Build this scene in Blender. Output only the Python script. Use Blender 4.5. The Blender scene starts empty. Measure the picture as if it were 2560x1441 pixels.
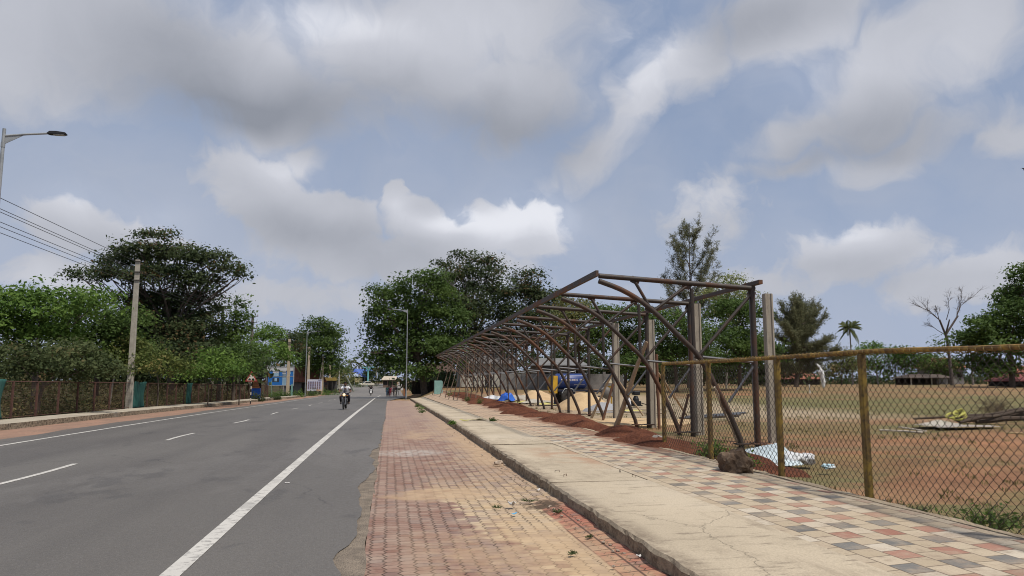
# Roadside scene: a road, a paved walk, a long steel stand frame under construction and a sports field
import bpy, bmesh, math, random
import numpy as np
from mathutils import Vector, Matrix, noise as mnoise
R = math.radians
C = bpy.context.scene.collection
SC = bpy.context.scene
random.seed(7)
RNG = np.random.default_rng(11)

# ------------------------------------------------------------------ camera
F = 1849.0; PIT = R(7.09); YAW = R(9.33); CH = 1.6
cd = bpy.data.cameras.new('camera'); cam = bpy.data.objects.new('camera', cd); C.objects.link(cam)
cam.location = (0, 0, CH); cam.rotation_euler = (R(90) + PIT, 0, -YAW)
cd.sensor_width = 36; cd.lens = F / 2560 * 36; cd.clip_start = 0.1; cd.clip_end = 3000
SC.camera = cam
sp, cp, sy, cy = math.sin(PIT), math.cos(PIT), math.sin(YAW), math.cos(YAW)
_f = (sy*cp, cy*cp, sp); _r = (cy, -sy, 0); _u = (-sy*sp, -cy*sp, cp)
def ray(px, py):
    a = (px-1280)/F; b = (720.5-py)/F
    return [_f[i]+a*_r[i]+b*_u[i] for i in range(3)]
def W(px, py, Y):                      # a point seen at px,py that stands Y metres down the road
    d = ray(px, py); t = Y/d[1]
    return Vector((d[0]*t, Y, CH+d[2]*t))
def pxm(Y): return Y/F*1.03            # metres per photo pixel about Y metres away

# ------------------------------------------------------------------ terrain heights
_ry = [-60, 0, 20, 43, 58, 84, 115, 133, 150, 180, 230, 400, 900]
_rz = [0, 0, -.02, -.17, -.34, -.58, -.9, -1.0, -.93, -.35, .3, .6, .6]
def road_z(y):
    y = np.asarray(y, float); s = 0
    for o in (-9, -6, -3, 0, 3, 6, 9):
        s = s + np.interp(y+o, _ry, _rz)
    return s/7 - (np.interp(0., _ry, _rz))
def sst(a, b, x):
    t = np.clip((np.asarray(x, float)-a)/(b-a), 0, 1); return t*t*(3-2*t)
def field_z(x, y): return .75*sst(32, 112, y)
def ground_z(x, y):
    w = sst(2.6, 7.0, x)
    return (1-w)*road_z(y) + w*field_z(x, y)
def gz(x, y): return float(ground_z(x, y))
def Gp(px, py, zo=0.0):                # the ground point seen at px,py
    d = ray(px, py); z = zo
    for _ in range(60):
        t = min((z-CH)/d[2], 400) if d[2] < -1e-4 else 400
        x, y = d[0]*t, d[1]*t
        z = .6*z + .4*(gz(x, y)+zo)
    return Vector((x, y, gz(x, y)+zo))

# ------------------------------------------------------------------ node maths
class E:
    def __init__(s, nt, sock): s.nt = nt; s.s = sock
    def _op(s, op, *o, clamp=False):
        n = s.nt.nodes.new('ShaderNodeMath'); n.operation = op; n.use_clamp = clamp
        for i, v in enumerate((s,)+o):
            if isinstance(v, E): s.nt.links.new(v.s, n.inputs[i])
            else: n.inputs[i].default_value = v
        return E(s.nt, n.outputs[0])
    def __add__(s, o): return s._op('ADD', o)
    def __sub__(s, o): return s._op('SUBTRACT', o)
    def __mul__(s, o): return s._op('MULTIPLY', o)
    def __truediv__(s, o): return s._op('DIVIDE', o)
    def floor(s): return s._op('FLOOR')
    def fract(s): return s._op('FRACT')
    def abs(s): return s._op('ABSOLUTE')
    def inv(s): return (s*-1.0)+1.0
    def gt(s, o): return s._op('GREATER_THAN', o)
    def lt(s, o): return s._op('LESS_THAN', o)
    def max(s, o): return s._op('MAXIMUM', o)
    def min(s, o): return s._op('MINIMUM', o)
    def pp(s, o): return s._op('PINGPONG', o)
    def mod(s, o): return s._op('FLOORED_MODULO', o)
    def pow(s, o): return s._op('POWER', o)
    def clamp(s): return s._op('ADD', 0.0, clamp=True)
    def smooth(s, a, b, lo=0., hi=1.):
        n = s.nt.nodes.new('ShaderNodeMapRange'); n.interpolation_type = 'SMOOTHSTEP'
        s.nt.links.new(s.s, n.inputs[0])
        for i, v in ((1, a), (2, b), (3, lo), (4, hi)): n.inputs[i].default_value = v
        return E(s.nt, n.outputs[0])
class NT:
    def __init__(s, nt): s.nt = nt; s.L = nt.links.new; s._tc = None
    def new(s, t): return s.nt.nodes.new('ShaderNode'+t)
    def obj(s):
        if not s._tc: s._tc = s.new('TexCoord')
        return s._tc.outputs['Object']
    def xyz(s, v=None):
        n = s.new('SeparateXYZ'); s.L(v or s.obj(), n.inputs[0]); return [E(s.nt, n.outputs[i]) for i in range(3)]
    def vec(s, x, y, z=0.):
        n = s.new('CombineXYZ')
        for i, v in enumerate((x, y, z)):
            if isinstance(v, E): s.L(v.s, n.inputs[i])
            else: n.inputs[i].default_value = v
        return n.outputs[0]
    def noise(s, scale, detail=4, v=None, rough=.55, dist=0):
        n = s.new('TexNoise'); n.inputs['Scale'].default_value = scale; n.inputs['Detail'].default_value = detail
        n.inputs['Roughness'].default_value = rough; n.inputs['Distortion'].default_value = dist
        s.L(v or s.obj(), n.inputs['Vector']); return E(s.nt, n.outputs['Fac'])
    def vor(s, scale, v=None, feature='F1', out='Distance'):
        n = s.new('TexVoronoi'); n.feature = feature; n.inputs['Scale'].default_value = scale
        s.L(v or s.obj(), n.inputs['Vector']); return E(s.nt, n.outputs[out])
    def wn(s, v):
        n = s.new('TexWhiteNoise'); s.L(v, n.inputs['Vector']); return E(s.nt, n.outputs['Value'])
    def col(s, c):
        if isinstance(c, tuple):
            n = s.new('RGB'); n.outputs[0].default_value = (*c, 1); return n.outputs[0]
        return c
    def mix(s, f, a, b, mode='MIX'):
        n = s.new('MixRGB'); n.blend_type = mode
        if isinstance(f, E): s.L(f.s, n.inputs[0])
        else: n.inputs[0].default_value = f
        for i, c in ((1, a), (2, b)):
            if isinstance(c, tuple): n.inputs[i].default_value = (*c, 1)
            elif isinstance(c, E): s.L(c.s, n.inputs[i])
            else: s.L(c, n.inputs[i])
        return n.outputs[0]
    def gain(s, c, k):                 # colour times a value
        n = s.new('VectorMath'); n.operation = 'SCALE'; s.L(s.col(c), n.inputs[0])
        if isinstance(k, E): s.L(k.s, n.inputs['Scale'])
        else: n.inputs['Scale'].default_value = k
        return n.outputs[0]
    def bump(s, h, strength=.5, dist=.02):
        n = s.new('Bump'); n.inputs['Strength'].default_value = strength; n.inputs['Distance'].default_value = dist
        s.L(h.s, n.inputs['Height']); return n.outputs[0]
def newmat(name):
    m = bpy.data.materials.new(name); m.use_nodes = True
    nt = NT(m.node_tree); b = m.node_tree.nodes['Principled BSDF']
    return m, nt, b
def fin(nt, b, color, rough=.85, bump=None, bs=.5, bd=.02, metal=0., spec=.3):
    nt.L(nt.col(color), b.inputs['Base Color'])
    if isinstance(rough, E): nt.L(rough.s, b.inputs['Roughness'])
    else: b.inputs['Roughness'].default_value = rough
    b.inputs['Metallic'].default_value = metal; b.inputs['Specular IOR Level'].default_value = spec
    if bump is not None: nt.L(nt.bump(bump, bs, bd), b.inputs['Normal'])
_mc = {}
def M(name, c1, c2=None, scale=6., rough=.8, bs=.25, metal=0., spec=.3, lo=.35, hi=.7, bscale=60.):
    if name in _mc: return _mc[name]
    m, nt, b = newmat(name)
    c2 = c2 or tuple(x*.72 for x in c1)
    n = nt.noise(scale, 6)
    c = nt.mix(n.smooth(lo, hi), c1, c2)
    c = nt.mix(nt.noise(scale*9, 3).smooth(.3, .75)*.35, c, tuple(x*.7 for x in c2))
    fin(nt, b, c, rough, nt.noise(bscale, 4), bs, .01, metal, spec)
    _mc[name] = m; return m

# ------------------------------------------------------------------ objects
def tag(o, label=None, cat=None, group=None, kind=None):
    if label: o['label'] = label
    if cat: o['category'] = cat
    if group: o['group'] = group
    if kind: o['kind'] = kind
    return o
def thing(name, label, cat, loc=(0, 0, 0), rz=0., group=None):
    o = bpy.data.objects.new(name, None); C.objects.link(o); o.empty_display_size = .2
    o.location = loc; o.rotation_euler = (0, 0, rz); return tag(o, label, cat, group)
def link(name, me, mat=None, parent=None, smooth=False, loc=None):
    o = bpy.data.objects.new(name, me); C.objects.link(o)
    if mat is not None:
        for m in (mat if isinstance(mat, (list, tuple)) else [mat]): me.materials.append(m)
    if parent is not None: o.parent = parent
    if loc is not None: o.location = loc
    if smooth: me.polygons.foreach_set('use_smooth', np.ones(len(me.polygons), bool))
    return o
def copy_tree(o, parent=None):
    c = o.copy(); C.objects.link(c)
    if parent is not None: c.parent = parent
    for ch in list(o.children): copy_tree(ch, c)
    return c
class MB:
    def __init__(s): s.v = []; s.f = []; s.mi = []; s.cur = 0
    def add(s, vs, fs):
        k = len(s.v); s.v += [tuple(p) for p in vs]; s.f += [tuple(i+k for i in f) for f in fs]; s.mi += [s.cur]*len(fs); return s
    def box(s, c, d, rot=None):
        hx, hy, hz = d[0]/2, d[1]/2, d[2]/2
        vs = [Vector((x, y, z)) for x in (-hx, hx) for y in (-hy, hy) for z in (-hz, hz)]
        if rot is not None: vs = [rot @ v for v in vs]
        c = Vector(c)
        return s.add([v+c for v in vs], [(0, 1, 3, 2), (4, 6, 7, 5), (0, 4, 5, 1), (2, 3, 7, 6), (0, 2, 6, 4), (1, 5, 7, 3)])
    def tube(s, pts, rad, n=8, cap=True):
        pts = [Vector(p) for p in pts]
        if not isinstance(rad, (list, tuple)): rad = [rad]*len(pts)
        vs = []; fs = []; up = None
        for i, p in enumerate(pts):
            t = (pts[min(i+1, len(pts)-1)]-pts[max(i-1, 0)])
            if t.length < 1e-9: t = Vector((0, 0, 1))
            t.normalize()
            if up is None:
                up = Vector((0, 0, 1)) if abs(t.z) < .9 else Vector((1, 0, 0))
            a = t.cross(up)
            if a.length < 1e-6: a = t.orthogonal()
            a.normalize(); b = a.cross(t).normalized(); up = b
            for k in range(n):
                q = 2*math.pi*k/n
                vs.append(p+(a*math.cos(q)+b*math.sin(q))*rad[i])
        for i in range(len(pts)-1):
            for k in range(n):
                k2 = (k+1) % n
                fs.append((i*n+k, (i+1)*n+k, (i+1)*n+k2, i*n+k2))
        if cap:
            fs.append(tuple(range(n))); fs.append(tuple(reversed([(len(pts)-1)*n+k for k in range(n)])))
        return s.add(vs, fs)
    def lathe(s, prof, c=(0, 0, 0), n=20, axis='z'):
        vs = []; fs = []; c = Vector(c)
        for r, h in prof:
            for k in range(n):
                q = 2*math.pi*k/n; a, b = r*math.cos(q), r*math.sin(q)
                vs.append(c+Vector({'z': (a, b, h), 'x': (h, a, b), 'y': (a, h, b)}[axis]))
        for i in range(len(prof)-1):
            for k in range(n):
                k2 = (k+1) % n; fs.append((i*n+k, i*n+k2, (i+1)*n+k2, (i+1)*n+k))
        fs.append(tuple(reversed(range(n)))); fs.append(tuple((len(prof)-1)*n+k for k in range(n)))
        return s.add(vs, fs)
    def prism(s, poly, y0, y1, axis='y'):  # poly in the plane across the axis
        f = {'y': lambda a, b, t: (a, t, b), 'x': lambda a, b, t: (t, a, b), 'z': lambda a, b, t: (a, b, t)}[axis]
        n = len(poly); vs = [f(a, b, y0) for a, b in poly]+[f(a, b, y1) for a, b in poly]
        fs = [tuple(range(n)), tuple(reversed(range(n, 2*n)))]+[(i, n+i, n+(i+1) % n, (i+1) % n) for i in range(n)]
        return s.add(vs, fs)
    def ell(s, c, d, rot=None, nz=0., n=3, seed=0):
        bm = bmesh.new(); bmesh.ops.create_icosphere(bm, subdivisions=n, radius=1)
        vs = []
        for v in bm.verts:
            p = v.co.copy()
            if nz: p *= 1+nz*mnoise.noise(p*1.7+Vector((seed, seed*.7, 3)))+nz*.4*mnoise.noise(p*4.5+Vector((seed, 1, 3)))
            p = Vector((p.x*d[0], p.y*d[1], p.z*d[2]))
            if rot is not None: p = rot @ p
            vs.append(p+Vector(c))
        fs = [tuple(v.index for v in f.verts) for f in bm.faces]; bm.free()
        return s.add(vs, fs)
    def build(s, name, mat, parent=None, smooth=False, bevel=0.):
        me = bpy.data.meshes.new(name); me.from_pydata(s.v, [], s.f); 
        mats = mat if isinstance(mat, (list, tuple)) else [mat]
        o = link(name, me, mats, parent)
        if len(mats) > 1: me.polygons.foreach_set('material_index', s.mi)
        bm = bmesh.new(); bm.from_mesh(me); bmesh.ops.recalc_face_normals(bm, faces=bm.faces)
        if bevel: bmesh.ops.bevel(bm, geom=list(bm.edges), offset=bevel, segments=1, affect='EDGES', clamp_overlap=True)
        bm.to_mesh(me); bm.free()
        if smooth:
            me.polygons.foreach_set('use_smooth', np.ones(len(me.polygons), bool))
            me.set_sharp_from_angle(angle=R(42))
        return o
def rotz(a): return Matrix.Rotation(a, 3, 'Z')
def rotx(a): return Matrix.Rotation(a, 3, 'X')
def roty(a): return Matrix.Rotation(a, 3, 'Y')
# ------------------------------------------------------------------ daylight
SUN_EL, SUN_AZ = R(62), R(140)          # azimuth from +Y towards +X
w = bpy.data.worlds.new('World'); SC.world = w; w.use_nodes = True
nt = NT(w.node_tree); bgn = w.node_tree.nodes['Background']; bgn.inputs['Strength'].default_value = .1
sky = nt.new('TexSky'); sky.sky_type = 'NISHITA'; sky.sun_disc = False
sky.sun_elevation = SUN_EL; sky.sun_rotation = SUN_AZ; sky.air_density = 1.3; sky.dust_density = 2.5; sky.ozone_density = 1.5
tc = nt.new('TexCoord'); dx, dy, dz = nt.xyz(tc.outputs['Generated'])
az = dx._op('ARCTAN2', dy); el = dz._op('ARCSINE')
def AE(px, py):
    d = Vector(ray(px, py)).normalized(); return math.atan2(d.x, d.y), math.asin(d.z)
P0 = nt.vec(az, el, 0.)
def warp(v, scale, amt, detail=3):
    n = nt.new('TexNoise'); n.inputs['Scale'].default_value = scale; n.inputs['Detail'].default_value = detail
    nt.L(v, n.inputs['Vector'])
    a = nt.new('VectorMath'); a.operation = 'SUBTRACT'; nt.L(n.outputs['Color'], a.inputs[0]); a.inputs[1].default_value = (.5, .5, .5)
    b = nt.new('VectorMath'); b.operation = 'MULTIPLY_ADD'; nt.L(a.outputs[0], b.inputs[0]); b.inputs[1].default_value = (amt, amt, 0); nt.L(v, b.inputs[2])
    return b.outputs[0]
Pw = warp(P0, 7., .13, 2); Pw = warp(Pw, 24., .05, 4)
Pc = warp(P0, 16., .05, 2); Pc = warp(Pc, 45., .022, 4)
Ps = warp(P0, 6., .10, 2)
def lobe(v, cx, cy, rx, ry, rot=0.):
    a, e = AE(cx, cy); n = nt.new('Mapping'); n.vector_type = 'TEXTURE'
    n.inputs['Location'].default_value = (a, e, 0); n.inputs['Rotation'].default_value = (0, 0, R(rot))
    n.inputs['Scale'].default_value = (rx/1849, ry/1849, 1); nt.L(v, n.inputs['Vector'])
    l = nt.new('VectorMath'); l.operation = 'LENGTH'; nt.L(n.outputs[0], l.inputs[0])
    return E(nt.nt, l.outputs['Value']).inv()
CLOUDS = [  # cx, cy, rx, ry, tilt, weight
 (300,60,560,210,-5,1), (620,180,470,190,-12,1.05), (1000,120,430,230,-5,1.05), (1290,210,250,200,0,1.05), (1230,30,420,150,0,1), (0,110,320,150,0,.9),
 (1730,140,205,135,30,1), (1590,245,160,80,35,1), (1480,360,200,95,40,.75), (1390,430,130,55,20,.45),
 (2000,30,310,135,10,1), (2360,90,240,150,10,.9), (2180,205,270,170,35,1), (2030,300,250,95,30,.8), (2250,335,210,95,15,.85), (1990,425,250,42,10,.6), (2545,310,100,100,0,.7),
 (640,450,160,85,-15,1), (745,410,62,58,0,.95), (740,545,260,105,-12,1), (985,497,40,46,0,1.1), (1060,562,155,68,-15,1), (1295,570,165,100,-10,1.15), (1000,650,470,95,-5,.9), (865,525,130,62,-10,1), (1170,590,120,50,0,.9),
 (200,570,155,76,-10,.95), (390,600,120,62,-20,.75), (130,700,160,64,0,.65), (1770,540,185,135,10,.42), (2150,640,220,98,5,.8), (2420,690,230,78,10,.75), (1900,710,360,58,0,.45), (700,740,460,75,0,.5)]
def cover(lst, v):
    cov = None
    for cx, cy, rx, ry, ro, wt in lst:
        q = lobe(v, cx, cy, rx, ry, ro)*wt
        cov = q if cov is None else cov._op('SMOOTH_MAX', q, .10)
    return cov
fb = nt.noise(11., 7, Pw, .58); fb2 = nt.noise(26., 7, Pc, .6)
# the sky outside the photograph gets scattered cloud of the same kind
gen = nt.noise(2.2, 6, tc.outputs['Generated'], .55).smooth(.42, .68)
infr = (az-YAW).abs().smooth(.62, .8).max(el.smooth(.52, .7))
alpha = (cover([c for c in CLOUDS if c[1] < 435], Pw)+(fb-.5)*.9).smooth(-.04, .64)
cum = (cover([c for c in CLOUDS if c[1] >= 435], Pc)+(fb2-.5)*.75).smooth(.03, .40)
alpha = alpha.max(cum*el.smooth(.0, .09, .45, 1.))
alpha = alpha.max(gen*infr*.9)
SH = [  # soft bright (+) and dark (-) regions of the clouds
 (700,10,260,120,.32), (900,80,230,130,.25), (1180,50,280,150,.22), (80,70,260,150,.12), (400,130,330,160,-.35), (700,290,330,110,-.45), (1280,330,260,120,-.42), (1050,260,240,120,-.25),
 (520,260,300,80,-.15), (1450,230,130,170,-.12), (1600,140,170,140,.38), (1560,300,150,80,.12), (1900,40,230,90,-.28), (1850,130,160,80,-.15), (2020,230,190,110,.3), (2200,330,260,110,-.32), (2330,90,220,130,.18), (2020,420,260,45,-.2),
 (680,420,150,80,.3), (740,590,240,70,-.32), (1000,500,90,60,.28), (1100,560,130,50,.35), (1270,545,180,100,.5), (1400,580,100,100,.3), (1000,660,330,70,-.2), (1250,650,200,60,.1),
 (170,530,130,60,.3), (400,560,110,50,.25), (220,610,200,40,-.1), (2130,600,190,60,.35), (2180,690,210,50,-.12), (1750,500,120,70,.2), (2420,660,150,50,.2), (100,690,140,50,.2)]
shade = None
for cx, cy, rx, ry, a in SH:
    q = lobe(Ps, cx, cy, rx*1.25, ry*1.25).max(0.)
    q = q*q*(-2.)*q+q*q*3.
    q = q*a
    shade = q if shade is None else shade+q
fine = nt.noise(30., 6, Pw, .6)
lum = (shade*.92+.51+(fb-.5)*.18+(fine-.5)*.10).clamp()
ccol = nt.mix(lum, (.27, .285, .325), (.73, .74, .80))
ccol = nt.mix(lum.smooth(.7, 1.), ccol, (.84, .85, .9))
hz = el.smooth(0., .40).inv()
skyc = nt.gain(sky.outputs[0], .06)
skyc = nt.mix(.72, skyc, nt.mix(az.smooth(.0, .55), (.345, .425, .60), (.285, .375, .565)))   # thin high veil over the blue
skyc = nt.mix(hz*.75, skyc, (.43, .49, .63))
skyc = nt.mix(nt.noise(4., 4, Ps).smooth(.4, .8)*.28, skyc, (.46, .51, .64))
veil = nt.noise(3.4, 5, Pw, .6).smooth(.3, .75)*.42
final = nt.mix(alpha.max(veil)*.9, skyc, ccol)
SKYK = 10.
nt.L(nt.gain(final, SKYK), bgn.inputs['Color'])
w.cycles.sampling_method = 'MANUAL'; w.cycles.sample_map_resolution = 512

ld = bpy.data.lights.new('sun', 'SUN'); ld.energy = 4.0; ld.angle = R(4); ld.color = (1, .94, .85)
lo = bpy.data.objects.new('sun', ld); C.objects.link(lo)
sd = Vector((math.sin(SUN_AZ)*math.cos(SUN_EL), math.cos(SUN_AZ)*math.cos(SUN_EL), math.sin(SUN_EL)))
lo.rotation_euler = sd.to_track_quat('Z', 'Y').to_euler(); lo.location = (0, 0, 60)
vs = SC.view_settings; SC.display_settings.display_device = 'sRGB'
vs.view_transform = 'Standard'; vs.look = 'None'; vs.exposure = 0.02; vs.gamma = 1; vs.use_curve_mapping = False
SC.cycles.max_bounces = 6; SC.cycles.diffuse_bounces = 3; SC.cycles.transparent_max_bounces = 6; SC.cycles.use_denoising = True; SC.cycles.pixel_filter_type = 'BLACKMAN_HARRIS'; SC.cycles.filter_width = 1.05
# ------------------------------------------------------------------ ground, road, walks
def grid_mesh(xs, ys, zf):
    X, Y = np.meshgrid(xs, ys); Z = zf(X, Y)
    v = np.stack([X, Y, Z], -1).reshape(-1, 3); nx = len(xs); ny = len(ys)
    i = np.arange(ny-1)[:, None]*nx+np.arange(nx-1)[None, :]
    f = np.stack([i, i+1, i+1+nx, i+nx], -1).reshape(-1, 4)
    return v, f
def np_mesh(name, v, f):
    me = bpy.data.meshes.new(name); k = f.shape[1]
    me.vertices.add(len(v)); me.vertices.foreach_set('co', np.ascontiguousarray(v, np.float32).ravel())
    me.loops.add(f.size); me.loops.foreach_set('vertex_index', np.ascontiguousarray(f, np.int32).ravel())
    me.polygons.add(len(f)); me.polygons.foreach_set('loop_start', np.arange(0, f.size, k, dtype=np.int32))
    me.update(calc_edges=True); return me
def fbm(X, Y, s, seed=0):             # cheap smooth noise for heights
    rr = np.random.default_rng(seed); o = 0; a = 1.
    for k in range(4):
        for _ in range(3):
            t = rr.uniform(0, 6.28); o = o+a/3*np.sin((X*math.cos(t)+Y*math.sin(t))*s*(2**k)*rr.uniform(.7, 1.3)+rr.uniform(0, 6.28))
        a *= .5
    return o
def setting(name, v, f, mat, label, smooth=True):
    o = link(name, np_mesh(name, v, f), mat, smooth=smooth); o['kind'] = 'structure'; o['label'] = label; return o

# --- materials
m, n, b = newmat('soil'); x, y, z = n.xyz()
st = n.vec(x*.05, y*.16)
c = n.mix(n.noise(1.6, 5, st).smooth(.40, .62), (.255, .132, .074), (.205, .152, .082))           # red earth / dry turf
c = n.mix(n.noise(3.3, 5, n.vec(x*.06, y*.12, 4.)).smooth(.46, .60)*.85, c, (.150, .148, .066))   # green turf streaks
c = n.mix(n.noise(2.3, 5, n.vec(x*.03, y*.2, 9.)).smooth(.52, .66)*.75, c, (.34, .185, .105))
c = n.mix(x.smooth(8., 11.)*y.smooth(10., 14.)*y.smooth(20., 27.).inv()*n.noise(.5, 6, n.vec(x*.6, y*1.4, 5.)).smooth(.44, .62)*.6, c, (.36, .165, .085))
ol = x.smooth(8., 14.)*(y.smooth(27., 33.)*y.smooth(50., 66.).inv()).max(y.smooth(21., 23.)*y.smooth(25., 27.).inv()*.8); c = n.mix(ol*n.noise(1.1, 6, n.vec(x*.12, y*.45, 3.)).smooth(.30, .50)*.85, c, (.135, .135, .058))
nearf = x.smooth(5., 10.)*y.smooth(14., 34.).inv()
c = n.mix(nearf*n.noise(.7, 5).smooth(.35, .7)*.7, c, (.17, .095, .055))
c = n.mix(y.smooth(26., 34.)*y.smooth(62., 75.).inv()*x.smooth(7., 9.)*x.smooth(20., 27.).inv()*.8, c, (.38, .30, .21))  # sandy working yard
c = n.mix(x.smooth(-14., -12.5).inv(), c, n.mix(n.noise(.5, 5).smooth(.4, .6), (.040, .040, .020), (.07, .055, .03)))  # leaf litter on the verge side
gritn = n.noise(14., 5)
c = n.mix(gritn.smooth(.45, .7)*.6, c, n.gain(c, .5)); c = n.mix(n.noise(5., 8, None, .72).smooth(.52, .64)*.55, c, n.gain(c, .55))
c = n.mix(n.vor(9.).smooth(.0, .12).inv()*n.noise(3., 2).smooth(.5, .6)*.6, c, (.42, .34, .26))
fin(n, b, c, .95, n.noise(6., 7)+n.noise(40., 3)*.3, .8, .06, spec=.1); MAT_SOIL = m

m, n, b = newmat('asphalt'); x, y, z = n.xyz()
lane = (x+6.0).abs()
tr = ((lane-2.1).abs()-.75).abs().smooth(.0, .5).inv()
c = n.mix(n.noise(.5, 5, n.vec(x, y*.16)).smooth(.3, .7), (.112, .100, .089), (.150, .136, .120))
c = n.mix(tr*.35, c, (.084, .075, .067))
c = n.mix(x.smooth(-2.2, -.3)*.45, c, (.15, .137, .122))
c = n.mix(x.smooth(-10.9, -9.9).inv()*.6, c, (.16, .125, .10))
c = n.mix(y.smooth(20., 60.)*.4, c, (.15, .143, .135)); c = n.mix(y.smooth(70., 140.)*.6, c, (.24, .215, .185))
c = n.mix(n.noise(.35, 7, n.vec(x*.9, y*.25, 3.), .66).smooth(.52, .60)*.5, c, (.175, .16, .145)); c = n.mix(n.noise(1.1, 6, n.vec(x, y*.5, 6.), .6).smooth(.57, .66)*.5, c, (.060, .055, .052))
ck = n.vor(.22, n.vec(x*1.2+n.noise(1.4, 5)*.8, y*.45+n.noise(1.1, 5)*.7, 0.), 'DISTANCE_TO_EDGE').smooth(.0, .004).inv()*n.noise(.16, 3).smooth(.5, .56); c = n.mix(ck*.7, c, (.035, .032, .03))
gr = n.noise(38., 3, None, .7); c = n.mix(gr.smooth(.38, .62)*.45, c, n.gain(c, .68)); c = n.mix(n.noise(85., 2).smooth(.58, .68)*.5, c, (.24, .22, .20)); c = n.mix(n.noise(.22, 6, n.vec(x, y*.35, 11.)).smooth(.42, .62)*.3, c, (.085, .076, .067))
ag = n.vor(120.); c = n.mix(ag.smooth(.1, .55)*.5, c, n.gain(c, .62))
c = n.mix(n.noise(300., 2).smooth(.62, .72)*.5, c, (.26, .25, .235))

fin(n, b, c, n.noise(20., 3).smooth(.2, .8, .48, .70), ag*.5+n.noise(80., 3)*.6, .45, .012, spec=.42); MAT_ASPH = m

m, n, b = newmat('road_paint'); x, y, z = n.xyz()
wear = (n.noise(9., 8, None, .68).smooth(.50, .62)*.75).max(n.noise(.8, 5).smooth(.55, .7)*.6)
c = n.mix(wear, (.50, .48, .44), (.20, .19, .18)); c = n.mix(n.noise(1.3, 4).smooth(.3, .8)*.4, c, (.42, .40, .37))
fin(n, b, c, .75, n.noise(90., 3), .3, .008); MAT_PAINT = m

m, n, b = newmat('mortar')
c = n.mix(n.noise(5., 6).smooth(.3, .7), (.33, .27, .21), (.21, .175, .14)); vv = n.vor(55.)
c = n.mix(vv.smooth(.1, .5)*.6, c, n.gain(c, .6)); fin(n, b, c, .95, vv+n.noise(30., 5), .9, .02, spec=.1); MAT_MORTAR = m

# interlocking pavers: rows across the strip, toothed joints along it
m, n, b = newmat('pavers'); x, y, z = n.xyz()
PW, PL = .135, .118
row = (y/PL); ri = row.floor(); rf = row.fract()
sh = n.wn(n.vec(ri, 3.)) * .012
xx = (x + (rf.pp(.5)*2.-.5)*.036 + sh)/PW + ri.mod(2.)*0.06
ci = xx.floor(); cf = xx.fract()
jx = (cf-.5).abs().smooth(.43, .478); jy = (rf-.5).abs().smooth(.42, .48)
cell = n.wn(n.vec(ci, ri)); cell2 = n.wn(n.vec(ci, ri, 7.))
kx = n.noise(.55, 4)                                  # wandering border between the red and the cream bricks
cream = ((x-1.38)+(y-6.)*.12+(kx-.5)*1.6+(cell-.5)*.35).smooth(-.08, .08)
cream = cream*y.smooth(9.5, 14.).inv() + (((x-1.3)+(kx-.5)*2.+(cell-.5)*.3).smooth(0., .1)*y.smooth(9.5, 14.)*.35)
red = n.mix(cell, (.20, .108, .082), (.275, .178, .138))
crm = n.mix(cell, (.44, .315, .185), (.50, .385, .25))
c = n.mix(cream.clamp(), red, crm)
kerbred = ((x-1.93)+(kx-.5)*.12).smooth(-.02, .02)*y.smooth(9., 10.5).inv()
c = n.mix(kerbred, c, n.mix(cell2, (.31, .115, .08), (.38, .165, .115)))
c = n.mix(cell2.smooth(.78, .9)*.6, c, (.17, .12, .11))
c = n.mix(n.noise(2.2, 8, None, .68).smooth(.38, .66)*.58*kerbred.inv(), c, (.345, .27, .215)); c = n.mix(n.noise(14., 7, None, .7).smooth(.55, .7)*.5, c, n.gain(c, .6))           # fine dust film
sand = ((n.noise(.42, 6, n.vec(x*1.1, y*.5, 2.))+n.noise(5., 7, None, .65)*.3).smooth(.68, .80)*(x.smooth(-.1, .9))).clamp()*.8
sand = sand.max(y.smooth(16., 30.)*.35*n.noise(.8, 5, n.vec(x, y*.3)).smooth(.42, .6)).max((x-1.55+(kx-.5)*1.2).smooth(0., .5)*y.smooth(12., 16.)*.9)
def spot(cx, cy, rx, ry, k=.9):
    a = (x-cx)/rx; d = (y-cy)/ry; return ((a*a+d*d)+(n.noise(2.2, 5)-.5)*2.2).smooth(.25, 1.15).inv()*k
sand = sand.max(spot(.75, 10.9, .85, .7, .85)).max(spot(1.3, 8.6, .3, .5, .5)).max(spot(.9, 7.1, .3, .5, .5))
sandc = n.mix(n.noise(4., 6).smooth(.3, .7), (.46, .33, .205), (.36, .25, .155))
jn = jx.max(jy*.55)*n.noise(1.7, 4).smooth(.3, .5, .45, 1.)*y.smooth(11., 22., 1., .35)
c = n.mix(jn*.85, c, n.mix(sand, (.055, .040, .030), (.20, .145, .10)))
c = n.mix(sand*.82, c, sandc)
cem = spot(.45, 17.2, .95, .9, .55)*n.noise(8., 5).smooth(.35, .55)
c = n.mix(cem, c, (.43, .40, .36))
mud = spot(1.98, 9.6, .26, .55, 1.)*n.noise(4., 5).smooth(.38, .52); c = n.mix(mud, c, (.10, .068, .045))
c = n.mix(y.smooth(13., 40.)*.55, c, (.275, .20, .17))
eb = kerbred*(((x-1.93)/.17).fract()-.5).abs().smooth(.40, .47).max((((y+x*.15)/.21).fract()-.5).abs().smooth(.43, .48)); c = n.mix(eb*kerbred*.85, c, (.07, .045, .035))
h = (jn.inv()*(sand*.85).inv()) + n.noise(40., 4)*.25 + cell*.25
fin(n, b, c, .9, h, .9, .012, spec=.18); MAT_PAVER = m

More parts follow.
